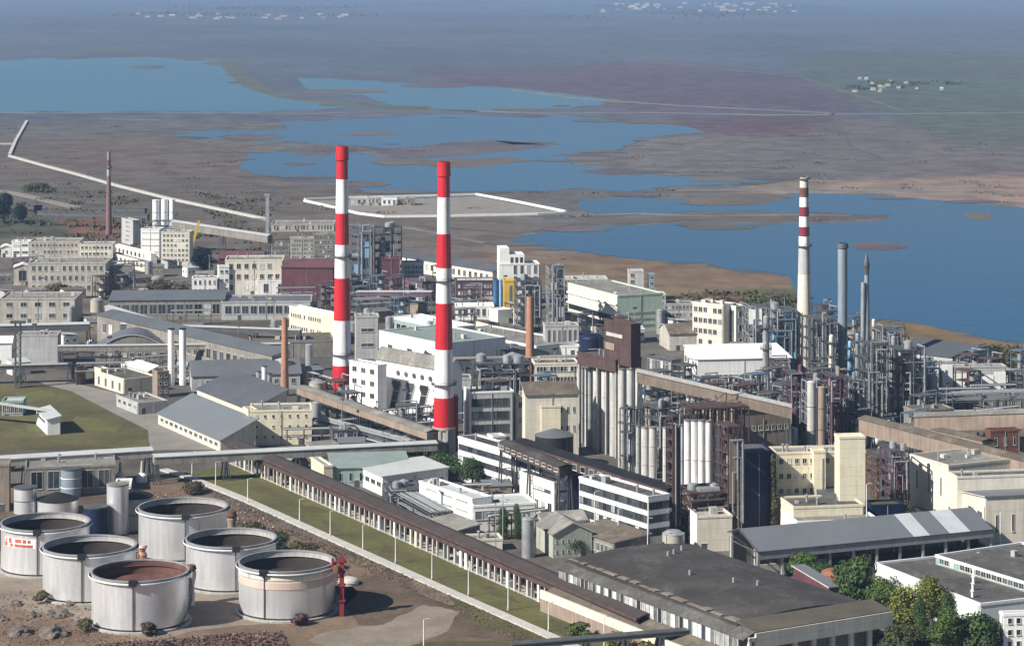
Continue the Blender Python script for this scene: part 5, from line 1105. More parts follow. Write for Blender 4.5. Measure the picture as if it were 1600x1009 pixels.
# ---------------------------------------------------------------- big dark roofed hall (bottom right centre)
def big_hall():
    hE = 12.0; A = G(1178, 985, hE); c = Vector((A.x, A.y, 0)); t = math.radians(30.5); ay = Vector((-math.sin(t), math.cos(t))); bx = Vector((math.cos(t), math.sin(t)))
    L = 84.0; W = 40.0; root = thing('factory_hall', 'huge hall with a dark asphalt roof, side glazing and a concrete framed front', 'hall', (c.x, c.y, 0), t)
    part(root, 'wall', 'stone_dark', lambda b: b.box(-2.9, W-.4, 2.2, L, 0, hE-2.0))
    n = 10; P = [(W*k/n, hE+1.6*math.sin(math.pi*k/n)) for k in range(n+1)]
    def rf(b):
        b.prism([(x, z) for x, z in P]+[(x, z-.5) for x, z in P[::-1]], 7.0, L+.5, 'y', 0, 0)
        b.box(-.6, 0, 6, L+.5, hE-.9, hE+.12, 0)
    part(root, 'roof', 'felt_dark', rf)
    part(root, 'eave_strip', 'felt', lambda b: b.prism([(0, hE+.05), (-3.4, hE-1.5), (-3.4, hE-1.8), (0, hE-.3)], -.6, L, 'y'))
    part(root, 'front_roof', 'olive_roof', lambda b: b.prism([(-.9, hE-.1), (7.0, hE+1.1), (7.0, hE+.6), (-.9, hE-.6)], -.2, W+1.0, 'x'))
    part(root, 'front_beam', 'cream_pale', lambda b: b.box(-.2, W+1.0, -1.2, -.2, hE-4.0, hE-.35))
    for k in range(8):
        x = .3+(W-.4)*k/7; part(root, 'column', 'cream_pale', lambda b: b.box(x-.5, x+.5, -1.1, -.1, 0, hE-4.0))
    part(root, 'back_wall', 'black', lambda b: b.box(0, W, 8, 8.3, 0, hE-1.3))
    rs = random.Random(3); mats = ['glass_pale', 'cream_pale']      # clerestory panes
    for k in range(42):
        y = 2+(L-4)*k/42; st = 'glass_pale' if rs.random() < .75 else 'glass'
        part(root, 'window', [st, 'frame'], lambda b: (b.box(-3.15, -3.0, y+.15, y+1.75, hE-5.2, hE-1.9, 0), b.box(-3.3, -3.0, y-.12, y+.12, hE-5.3, hE-1.8, 1)))
    part(root, 'side_roof', 'felt_brown', lambda b: b.prism([(-2.9, hE-5.3), (-8.4, hE-7.2), (-8.4, hE-7.6), (-2.9, hE-5.7)], .5, L-1, 'y'))
    part(root, 'parapet', 'cream_pale', lambda b: b.box(-9.1, -8.4, .2, L-.5, hE-8.6, hE-6.4))
    part(root, 'side_wall', 'brown_light', lambda b: b.box(-9, -8.5, .3, L-.6, 0, hE-8.6))
    part(root, 'end_frame', 'cream_pale', lambda b: (b.box(-2.2, -1.4, -1.2, -.3, 0, hE-1.2), b.box(-2.2, 0, -1.2, -.3, hE-2.2, hE-1.3), b.box(-2.2, 0, -1.2, -.3, hE-6, hE-5.3)))
    for k in range(6):
        x, y = rs.uniform(5, W-5), rs.uniform(12, L-8); z = hE+1.6*math.sin(math.pi*x/W)
        part(root, 'roof_vent', 'steel_pale', lambda b: b.cyl(x, y, z-.1, z+1.2, .35, n=10))
    def patch(b):      # pale weathered seam along the left eave
        y = 8
        while y < L-3:
            l = rs.uniform(2, 6); b.box(.4+rs.uniform(0, .5), 1.6+rs.uniform(0, 1.3), y, y+l, hE+.25, hE+.42+rs.uniform(0, .1)); y += l+rs.uniform(.1, 2.2)
    part(root, 'seam', 'dirt_pale', patch)
big_hall()
# ---------------------------------------------------------------- colonnade gallery
def colonnade():
    A = G(368, 728); B_ = G(1000, 1010); d = B_-A; L = d.length; rz = math.atan2(d.y, d.x)
    root = thing('colonnade_gallery', 'very long low gallery with a dark roof and white pillars along the grass strip', 'building', (A.x, A.y, 0), rz)
    FOOT.append((A.x+math.cos(rz)*-20+math.sin(rz)*55, A.y+math.sin(rz)*-20-math.cos(rz)*55, rz, L+40, 66))
    h = 7.2; w = 4.6          # local x runs towards the viewer, local -y faces the grass
    part(root, 'roof', 'roof_brown', lambda b: b.prism([(-.9, h), (w/2, h+1.0), (w+.9, h), (w+.9, h-.35), (w/2, h+.6), (-.9, h-.35)], -6, L, 'x'))
    part(root, 'roof_edge', 'steel_brown', lambda b: b.box(-6, L, -1.15, -.9, h-.7, h+.1))
    part(root, 'wall_beam', 'steel_brown', lambda b: b.box(-5.5, L-.5, -.3, 0, h-2.6, h-.36))
    part(root, 'back_wall', 'black', lambda b: b.box(-5.5, L-.5, w-.3, w, 0, h-.36)); part(root, 'floor_slab', 'concrete', lambda b: b.box(-5.5, L-.5, -.1, w, 0, .35))  # wall coloured black to paint shade into the gaps between pillars
    rs = random.Random(11); n = 74
    for k in range(n):
        x = 1+(L-3)*k/n; x += rs.uniform(-.6, .6); ww = rs.choice([.5, .6, .9, 1.3]); m = rs.choice(['concrete_pale', 'concrete_pale', 'white', 'stone', 'cream_pale'])
        part(root, 'pillar', m, lambda b: b.box(x-ww/2, x+ww/2, -.25, .35, 0, h-2.6))
    for k in range(26):
        x = 1+(L-6)*rs.random(); ww = rs.uniform(1.5, 4)
        part(root, 'infill_panel', rs.choice(['stone_dark', 'glass', 'stone', 'steel']), lambda b: b.box(x, x+ww, .4, .6, 0, rs.uniform(1.4, h-3.4)))
colonnade()
gallery('pipe_bridge', 'dark railed pipe bridge crossing the grass at the bottom edge', 'pipe bridge', G(800, 1012, 5.5), G(1090, 988, 6.5), 2.4, 1.0, 'steel', 'steel', every=9)
# grass strip, path
sheet('grass_strip', [(300,735),(372,728),(455,765),(560,812),(690,872),(820,932),(930,985),(1010,1030),(960,1060),(884,1010),(700,926),(560,860),(400,792),(318,752)], 'grass', .05)
wallstrip('path', None, None, [(255,734),(300,748),(380,780),(520,843),(700,924),(800,968),(890,1008),(1000,1060)], 3.2, .45, 'concrete_pale', kind='structure')
for i, (u, vb, vt) in enumerate(((300, 742, 706), (337, 760, 722), (387, 786, 748), (468, 816, 780), (516, 838, 798), (567, 860, 820), (618, 880, 838), (675, 906, 866), (732, 931, 886), (794, 953, 908), (857, 986, 942))):
    pole_lamp(u, vb, vt, ordn[i]+' lamp post from the far end of the path along the grass strip' if i < 8 else ['third', 'second', 'nearest'][i-8]+' lamp post from the near end of the path along the grass strip', group='lamp posts along the grass strip')
pole_lamp(662, 1030, 967, 'lone pale post on the bare ground at the bottom edge', name='lamp_post')
pole_lamp(944, 1030, 964, 'pale post at the near corner of the grass strip by the pipe bridge', name='lamp_post')
sheet('earth_bank', [(520,915),(640,880),(700,925),(830,985),(880,1010),(780,1000),(640,985),(560,975)], 'dirt_dark', .03, jitter=.04)
sheet('bare_ground', [(480,1000),(520,985),(600,975),(660,945),(720,955),(700,985),(640,1009),(560,1030)], 'dirt_pale', .045, jitter=.09)
sheet('bare_ground', [(640,890),(720,925),(760,950),(700,945),(650,925)], 'dirt', .05, jitter=.04)
sheet('dry_grass', [(560,1010),(700,1000),(860,1000),(960,1060),(600,1060)], 'grass_dry', .035, jitter=.04)
sheet('dry_grass', [(700,930),(760,940),(860,990),(840,1000),(740,975)], 'grass_dry', .055, jitter=.04)
sheet('concrete_apron', [(-200,870),(60,860),(300,850),(540,905),(560,925),(520,960),(400,975),(300,985),(240,1000),(100,960),(-200,930)], 'dirt_pale', .03, jitter=.05)
sheet('tank_yard', [(-200,775),(260,775),(440,830),(420,860),(300,880),(-200,880)], 'dirt_dark', .028, jitter=.02)
for P in ([(380,745),(450,775),(520,800),(470,800),(400,768)],[(600,850),(660,872),(640,880),(590,866)],[(740,905),(800,930),(830,950),(770,930)],[(500,812),(540,824),(520,832)],[(860,965),(920,985),(900,1000),(850,985)],[(680,893),(720,905),(700,915)]): sheet('dry_grass', P, 'grass_dry', .075, jitter=.12)
for P in ([(20,640),(60,634),(90,660),(40,690)],[(120,650),(190,662),(180,676),(110,668)],[(20,612),(80,610),(90,622),(30,630)]): sheet('worn_grass', P, 'grass', .09, jitter=.14)
# ---------------------------------------------------------------- tanks
def big_tank(label, u, vb, rpx, vt, m='tank', seam=True, inner='tank_pale_in', fl='tank_in_shade', extra=None, depth=4.5, m2=None, ang=-90):
    c0 = G(u, vb); r = rpx*c0.y/F; c = Vector(((u-800)/F*(c0.y+r), c0.y+r, 0)); r = rpx*c.y/F; h = zat(c0, vt)
    root = thing('storage_tank', label, 'tank', (c.x, c.y, 0), 0, 'big open topped tanks'); n = 64
    b = MB(); b.lathe([(r, .6), (r, h)], n); b.build('shell', m, root)
    b = MB(); b.lathe([(r-.12, h), (r-.12, h-1.3), (r-.5, h-1.35), (r-.12, h-1.6), (r-.12, h-depth)], n, [0, 0, 1, 1]); b.build('inner_wall', [inner, 'tank_in_shade' if inner != 'tank_rust' else 'tank_rust'], root)
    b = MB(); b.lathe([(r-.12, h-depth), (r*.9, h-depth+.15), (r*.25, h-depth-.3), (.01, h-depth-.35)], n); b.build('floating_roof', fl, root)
    b = MB(); b.lathe([(r+.9, 0), (r+.9, .5), (r+.01, .6)], n); b.build('plinth', 'concrete', root)
    b = MB(); b.lathe([(r+.02, h-.75), (r+.75, h-.65), (r+.85, h-.6), (r+.85, h-.35), (r+.75, h-.3)], n, [1, 1, 0, 0]); b.build('wind_girder', ['paint_white', 'black'], root)
    b = MB(); b.lathe([(r-.25, h-.1), (r-.25, h+.3), (r+.30, h+.3), (r+.30, h-.02), (r-.02, h-.02)], n); b.build('rim', 'steel_pale', root)
    b = MB(); b.lathe([(r+.05, .55), (r+.12, .9), (r+.02, 1.0)], n); b.build('base_ring', 'black', root)
    if seam:
        a = math.radians(ang); b = MB(); x, y = math.cos(a)*(r+.2), math.sin(a)*(r+.2)
        b.bar((x, y, .5), (x, y, h-.3), .22, .3); b.build('down_pipe', 'steel', root)
        b = MB(); x, y = math.cos(a)*(r+.9), math.sin(a)*(r+.9); b.box(x-1.0, x+1.0, y-.4, y+1.2, h-.9, h+.55); b.build('gauge_box', 'black', root)
    for k in range(3):      # weld seams
        z = h*(k+1)/4; b = MB(); b.lathe([(r+.001, z-.03), (r+.006, z), (r+.001, z+.03)], n); b.build('weld', m, root)
    q = MB(); n2 = 40         # spiral stair on the far right side
    for k in range(n2):
        a0 = math.radians(-35+80*k/n2); a1 = math.radians(-35+80*(k+1)/n2); z0 = h*k/n2; z1 = h*(k+1)/n2
        p = lambda a, rr_, z: (math.cos(a)*rr_, math.sin(a)*rr_, z)
        q.poly([p(a0, r+.05, z0+.2), p(a0, r+1.0, z0+.2), p(a1, r+1.0, z1), p(a1, r+.05, z1)]); q.bar(p(a0, r+1.0, z0+1.1), p(a1, r+1.0, z1+1.1), .08); q.bar(p(a0, r+1.0, z0), p(a0, r+1.0, z0+1.1), .06)
    q.build('stair', 'steel', root)
    if extra: extra(root, r, h)
    return root, c, r, h
def banner(root, r, h):
    def arc(b, a0, a1, z0, z1, off, m):
        n = 10
        for k in range(n):
            p = [math.radians(a0+(a1-a0)*(k+j)/n) for j in (0, 1)]
            b.poly([(math.cos(p[0])*(r+off), math.sin(p[0])*(r+off), z0), (math.cos(p[1])*(r+off), math.sin(p[1])*(r+off), z0), (math.cos(p[1])*(r+off), math.sin(p[1])*(r+off), z1), (math.cos(p[0])*(r+off), math.sin(p[0])*(r+off), z1)], m)
    b = MB(); arc(b, -143, -92, h-4.8, h-2.2, .06, 0)
    for (a0, a1, z0, z1, m) in ((-143,-137,3.7,4.6,1),(-141,-138,2.6,3.4,1),(-134,-128,2.4,3.6,1),(-131,-126,3.9,4.6,1),(-123,-96,3.9,4.5,2),(-122,-112,2.5,3.3,1),(-110,-105,2.5,3.3,1),(-103,-99,2.6,3.2,1)): arc(b, a0, a1, h-z1-.1, h-z0-.1+.2, .10, m)
    b.build('banner', ['paint_white', 'red_faded', 'red_faded'], root)
def pinkband(root, r, h):
    b = MB(); b.lathe([(r+.01, h-4.6), (r+.16, h-4.5), (r+.16, h-2.7), (r+.01, h-2.6)], 64); b.build('paint_band', 'tank_pink', root)
    b = MB(); b.lathe([(r+.01, h-2.2), (r+.14, h-2.1), (r+.14, h-1.1), (r+.01, h-1.0)], 64); b.build('paint_band', 'cream_pale', root)
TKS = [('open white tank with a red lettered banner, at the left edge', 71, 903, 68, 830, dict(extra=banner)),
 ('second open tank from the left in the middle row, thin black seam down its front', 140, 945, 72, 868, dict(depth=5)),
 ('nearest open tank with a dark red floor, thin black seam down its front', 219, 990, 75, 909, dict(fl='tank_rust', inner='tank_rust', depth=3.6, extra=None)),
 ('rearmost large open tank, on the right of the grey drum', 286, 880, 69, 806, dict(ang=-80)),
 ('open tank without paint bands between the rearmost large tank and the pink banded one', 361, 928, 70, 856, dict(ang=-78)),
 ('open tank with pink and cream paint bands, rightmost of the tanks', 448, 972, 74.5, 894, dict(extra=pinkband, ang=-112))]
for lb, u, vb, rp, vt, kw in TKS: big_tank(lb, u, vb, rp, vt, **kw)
vcyl('storage_tank', 'small white closed tank with a dark lid at the left', 'tank', 40, 804, 18, 764, 'tank', top='flat', topm='steel', ladder=True, n=36, bands=1)
vcyl('storage_tank', 'grey beige drum tank with a dark conical cap behind the rearmost large tank', 'tank', 207, 830, 32, 780, 'tank_beige', top='cone', topm='black', ladder=True, n=40, bands=1)
vcyl('storage_tank', 'short wide tank with a dark lid behind the bannered tank', 'tank', 90, 806, 32, 785, 'tank', top='cone', topm='black', n=40)
vcyl('storage_tank', 'blue topped white cylinder behind the short wide tank', 'tank', 111, 778, 16, 734, 'stack_grey', top='flat', topm='steel', n=32, bands=2, bm='paint_white')
vcyl('storage_tank', 'plain white upright tank hidden behind the grey beige drum', 'tank', 184, 836, 17, 759, 'tank', top='flat', topm='felt_light', n=32)
vcyl('storage_tank', 'dark blue tank in the shade behind the bannered tank', 'tank', 150, 842, 19, 794, 'navy', top='flat', topm='steel', n=32)
bld('shed', 'open dark shed behind the small white tank', 'shed', 40, 775, 8, 180, 730, 'stone_dark', 'felt_light', ang=10, wf=(1,5,.7,.7), clutter=3)
bld('shed', 'beige windowless block at the left edge beside the open dark shed', 'shed', -20, 800, -60, 14, 726, 'brown_light', 'felt_light', ang=8, clutter=0)
bld('shed', 'white box and pump shed behind the grey beige drum', 'shed', 180, 802, 168, 204, 757, 'paint_white', 'concrete', ang=6, clutter=0)
for i, (u, vb, vt, lb) in enumerate(((188, 752, 722, 'left small white funnel post below the pipe bridge'), (222, 752, 720, 'right small white funnel post below the pipe bridge'))):
    c = G(u, vb); r_ = thing('funnel_post', lb, 'post', (c.x, c.y, 0), 0, 'white funnel posts'); h = zat(c, vt)
    part(r_, 'post', 'concrete_pale', lambda b: b.cyl(0, 0, 0, h, .9, .35, 12)); part(r_, 'foot', 'paint_white', lambda b: b.lathe([(1.9, 0), (1.7, 2.2), (.8, 3)], 14))
# red stand
c = G(534, 962); r_ = thing('valve_stand', 'red steel pipe stand with valves right of the pink banded tank', 'pipe stand', (c.x, c.y, 0)); hh = zat(c, 868)
part(r_, 'riser', 'red_dark', lambda b: b.box(-.6, .6, -.6, .6, 0, hh)); part(r_, 'cross_arm', 'red_dark', lambda b: (b.tube((-2.4, 0, hh-1.6), (1.2, 0, hh-1.6), .32, 10), b.tube((-2.4, 0, hh-.6), (-2.4, 0, hh-4), .32, 10)))
for z in (.25, .5, .72, .9): part(r_, 'flange', 'red_dark', lambda b: b.box(-.95, .95, -.95, .95, hh*z, hh*z+.5))
part(r_, 'valve_wheel', 'rust', lambda b: b.tube((-1.6, -1.5, hh*.8), (-1.2, -1.1, hh*.8), 1.1, 14))
vcyl('storage_tank', 'low pale lid tank peeping out behind the red pipe stand', 'tank', 544, 916, 17, 911, 'concrete_pale', top='dome', topm='concrete_pale', n=32)
# person-like crumpled tarp between tanks in the photograph: a pale wrapped valve
for i, (u, vb, vt, lb, m1, m2) in enumerate(((298, 945, 884, 'pale wrapped valve post with a rusty cap, right of the nearest tank', 'cloth', 'rust'), (222, 888, 852, 'pinkish wrapped valve post between the middle row tanks', 'skin', 'tank_pink'), (362, 880, 800, 'rusty brown slab leaning behind the rearmost large tank', 'brown_light', 'rust'))):
    c = G(u, vb); r_ = thing('valve_post', lb, 'valve post', (c.x, c.y, 0)); h = zat(c, vt)
    rs = random.Random(i+4); prof = [(1.3*rs.uniform(.7, 1.2), h*k/8) for k in range(8)]+[(.5, h*.97), (.01, h)]
    part(r_, 'wrapped_body', m1, lambda b: b.lathe(prof, 9)); part(r_, 'valve_cap', m2, lambda b: b.lathe([(1.3, h*.9), (1.6, h*.94), (1.3, h*1.03), (.01, h*1.05)], 9))
# rubble, rocks, bushes
def rock(u, vb, w_, label, m='rock', squash=.6, seed=0):
    c = G(u, vb); r = w_/2*c.y/F; rs = random.Random(seed or int(u*3+vb)); import bmesh; bm = bmesh.new(); bmesh.ops.create_icosphere(bm, subdivisions=3, radius=r)
    from mathutils import noise as mn
    for v in bm.verts:
        k = 1+.55*mn.noise(v.co/r*1.3+Vector((u, vb, 0)))+.25*mn.noise(v.co/r*3.5+Vector((vb, u, 0))); v.co *= k; v.co.z *= squash; v.co.z = max(v.co.z, -r*.1)
    me = bpy.data.meshes.new('boulder'); bm.to_mesh(me); bm.free(); me.materials.append(mt(m)); o = bpy.data.objects.new('boulder', me); C.objects.link(o); o.location = (c.x, c.y, r*.08); o.rotation_euler.z = rs.uniform(0, 6)
    return tag(o, label, 'boulder', 'boulders in the lower left corner')
for i, (u, vb, w_, lb) in enumerate(((20, 945, 40, 'dark jagged boulder in the far lower left corner'), (52, 962, 34, 'boulder right of the dark jagged one'), (88, 962, 60, 'wide flat grey boulder below the second tank'), (30, 990, 60, 'large tan rock slab at the bottom left edge'), (82, 992, 70, 'long tan rock slab beside the bottom left one'), (120, 975, 26, 'small grey boulder before the nearest tank'), (110, 945, 30, 'rounded boulder close under the second tank'), (4, 968, 30, 'boulder cut by the left edge'))):
    rock(u, vb, w_*.62, lb)
BS = [(66,942,26,922,'leaf_dry','brown dry bush between the bannered tank and the second tank'),(134,985,30,966,'leaf_dry','brown dry bush left of the nearest tank'),(232,992,26,972,'leaf_dry','grey dry bush before the nearest tank'),
 (470,975,30,958,'leaf_purple','purple brown weeds at the foot of the pink banded tank'),(430,860,60,828,'leaf_dark','dark green bush behind the pink banded tank'),(470,872,56,845,'leaf_olive','olive bush right behind the pink banded tank'),
 (510,890,44,866,'leaf_dry','dry brush on the bank behind the red pipe stand'),(400,838,40,812,'leaf_olive','olive brush on the bank by the far tanks'),(905,994,38,970,'leaf_mid','green bush on the grass strip near its corner'),
 (966,1022,54,988,'leaf_light','yellow green bush at the bottom edge under the pipe bridge'),(1010,1035,40,1000,'leaf_light','second yellow green bush further right under the pipe bridge'),(18,735,30,712,'leaf_olive','olive scrub at the left edge below the pipe bridge'),
 (300,770,50,752,'leaf_dry','dry brown scrub at the far end of the path')]
for u, vb, w_, vt, m, lb in BS: tree('shrub', lb, u, vb, w_, vt, m, 'leaf_dry' if m in ('leaf_purple', 'leaf_olive') else 'leaf_olive', n=1100, cat='bush', trunk=False, leaf=.45)
def rubble_field(name, quad, n, mats, smin, smax, zq=.5, seed=1):
    rs = random.Random(seed); b = MB()
    for k in range(n):
        s_, t = rs.random(), rs.random(); (a, e, f, g) = quad
        u = (a[0]*(1-s_)+e[0]*s_)*(1-t)+(g[0]*(1-s_)+f[0]*s_)*t; v = (a[1]*(1-s_)+e[1]*s_)*(1-t)+(g[1]*(1-s_)+f[1]*s_)*t
        p = G(u, v); r = rs.uniform(smin, smax)
        d = [Vector((rs.gauss(0, 1), rs.gauss(0, 1), rs.gauss(0, 1))).normalized()*r*rs.uniform(.6, 1.1) for _ in range(4)]
        pts = [p+q+Vector((0, 0, r*.4)) for q in d]; m = rs.randrange(len(mats))
        for f_ in ((0, 1, 2), (0, 2, 3), (0, 3, 1), (1, 3, 2)): b.poly([pts[i] for i in f_], m)
    o = b.build(name, mats); o['kind'] = 'stuff'; return o
rubble_field('reddish_scrub', [(150,1008),(440,985),(470,1040),(140,1050)], 5200, ['rubble', 'leaf_purple', 'dirt_dark', 'rock'], .25, .75, seed=2)
rubble_field('gravel', [(-40,930),(150,915),(300,1010),(-60,1040)], 3200, ['rock', 'dirt_pale', 'dirt'], .12, .5, seed=3)
rubble_field('bank_weeds', [(280,752),(300,748),(890,1012),(840,1018)], 2600, ['leaf_olive', 'leaf_dry', 'dirt_dark', 'dirt'], .12, .45, seed=4)
rubble_field('weeds', [(380,810),(460,830),(640,900),(520,920)], 1600, ['leaf_olive', 'leaf_dry', 'dirt_dark', 'dirt'], .12, .45, seed=5)
rubble_field('yard_debris', [(170,760),(420,790),(440,840),(200,790)], 1800, ['dirt_pale', 'leaf_dry', 'dirt', 'concrete_pale'], .12, .5, seed=6)
# ---------------------------------------------------------------- far settlement and marks on the plain
rs = random.Random(21)
def tiny(name, label, group, spots, m, w0, w1, hh_):
    for (u, v) in spots:
        v = round(v, 1); c = G(u, v); w_ = rs.uniform(w0, w1); b = MB(); b.box(-w_/2, w_/2, -w_*.3, w_*.3, 0, hh_); b.prism([(-w_*.3, hh_), (0, hh_*1.5), (w_*.3, hh_)], -w_/2, w_/2, 'x', 1); o = b.build(name, [rs.choice([m, m, 'stone', 'grey_wall', 'stone_dark']), rs.choice(['roof_tile', 'felt_light', 'roof_pale', 'felt'])], None, (c.x, c.y, 0)); tag(o, label, 'house', group)
tiny('far_house', 'tiny house of the settlement far across the plain', 'houses of the far settlement', [(rs.choice([rs.uniform(1130, 1220), rs.uniform(920, 1010), rs.uniform(985, 1060), rs.gauss(1160, 40)]), rs.uniform(6, 20)) for _ in range(60)], 'stone', 12, 32, 6)
tiny('far_house', 'tiny farm building in the middle of the greener marsh', 'farm buildings in the marsh', [(rs.gauss(1385, 38), rs.uniform(124, 146)) for _ in range(16)], 'stone', 4, 9, 3)
tiny('far_house', 'tiny house on the far left causeway', 'houses on the far left causeway', [(rs.uniform(215, 540), rs.uniform(22, 31)) for _ in range(24)], 'stone', 12, 30, 5)
def scrub(name, spots, m, hh_):
    b = MB()
    for u, v, w_ in spots:
        c = G(u, v)
        for k in range(26):
            p = c+Vector((rs.gauss(0, w_), rs.gauss(0, w_), rs.uniform(.1, hh_))); a = Vector((rs.gauss(0, 1), rs.gauss(0, 1), rs.gauss(0, 1))).normalized()*hh_*.7; e = Vector((rs.gauss(0, 1), rs.gauss(0, 1), rs.gauss(0, .6))).normalized()*hh_*.7; b.poly([p+a, p+e, p-a, p-e])
    o = b.build(name, m); o['kind'] = 'stuff'
scrub('far_scrub', [(rs.choice([rs.uniform(880, 1260), rs.uniform(200, 560)]), rs.uniform(8, 30), 60) for _ in range(50)], 'leaf_olive', 7)
scrub('farm_scrub', [(rs.gauss(1385, 45), rs.uniform(124, 148), 9) for _ in range(14)], 'leaf_olive', 3)
scrub('marsh_scrub', [q for q in [(rs.uniform(-20, 1600), rs.uniform(190, 345), 5) for _ in range(150)] if not any(inpoly(q[0]+dx, q[1]+dy, P) for P in WATER for dx in (-12, 12) for dy in (-3, 3))], 'leaf_dry', 1.0)
scrub('shore_scrub', [(rs.uniform(1080, 1240), rs.uniform(460, 495), 4) for _ in range(45)]+[(rs.uniform(1380, 1600), rs.uniform(545, 600), 4) for _ in range(90)]+[(rs.uniform(0, 420), rs.uniform(300, 400), 5) for _ in range(90)], 'leaf_olive', 1.6)
for i, (u0, vb, uL, uR, vt, lb) in enumerate(((548, 321, 545, 574, 310, 'low glazed shed inside the walled yard, leftmost'), (574, 321, 572, 592, 308, 'grey shed with a dark door inside the walled yard'), (596, 321, 594, 620, 311, 'low white shed in the middle of the walled yard'), (622, 320, 620, 634, 310, 'small brick shed of the walled yard'), (636, 321, 634, 648, 309, 'rightmost brown shed of the walled yard'))):
    bld('shed', lb, 'shed', u0, vb, uL, uR, vt, ['grey_wall', 'stone', 'white', 'stone_dark', 'brown_light'][i], 'roof_pale', ang=3, wf=(1,3,.5,.6), clutter=0)
for i, (u, vb, w_, vt) in enumerate(((6, 348, 44, 300), (30, 350, 30, 318))):
    tree('broadleaf_tree', ['big dark tree clump on the mound at the far left edge', 'lower dark tree right of the big clump at the far left edge'][i], u, vb, w_, vt, 'leaf_blue', 'leaf_dark', n=2000)
tree('broadleaf_tree', 'blackish blue tree before the maroon roofed shed', 316, 432, 42, 384, 'leaf_blue', n=2200)
tree('shrub', 'olive scrub patch on the slope above the far mound', 60, 300, 60, 286, 'leaf_olive', n=700, cat='bush', trunk=False, leaf=1.2)
for i, (u, vb, w_, vt, m) in enumerate(((1130,478,46,464,'leaf_purple'),(1160,482,36,466,'leaf_purple'),(1176,484,24,468,'leaf_dark'),(1225,492,40,470,'leaf_olive'),(1500,578,30,556,'leaf_blue'),(1520,582,24,566,'leaf_blue'),(1390,560,40,528,'leaf_blue'),(1380,548,30,516,'leaf_blue'),(90,462,50,440,'leaf_dry'),(250,462,60,436,'leaf_dry'),(280,464,40,444,'leaf_dry'),(200,470,40,450,'leaf_dry'))):
    tree('shrub', ['violet scrub on the shore behind the beige factory, left clump','violet scrub on the shore behind the beige factory, middle clump','dark bush at the right end of the violet shore scrub','olive thicket left of the maroon banded chimney','dark bushes right of the grey roofed hall on the shore','small dark bush at the end of the grey roofed hall','dark thicket behind the tall grey column, lower one','dark thicket behind the pale narrow column, upper one','dry hedge before the long weathered facade','wide dry thicket left of the bright white low house','dry bush hard left of the bright white low house','dry bush under the grey brown annex'][i], u, vb, w_, vt, m, 'leaf_dry', n=700, cat='bush', trunk=False, leaf=.8)
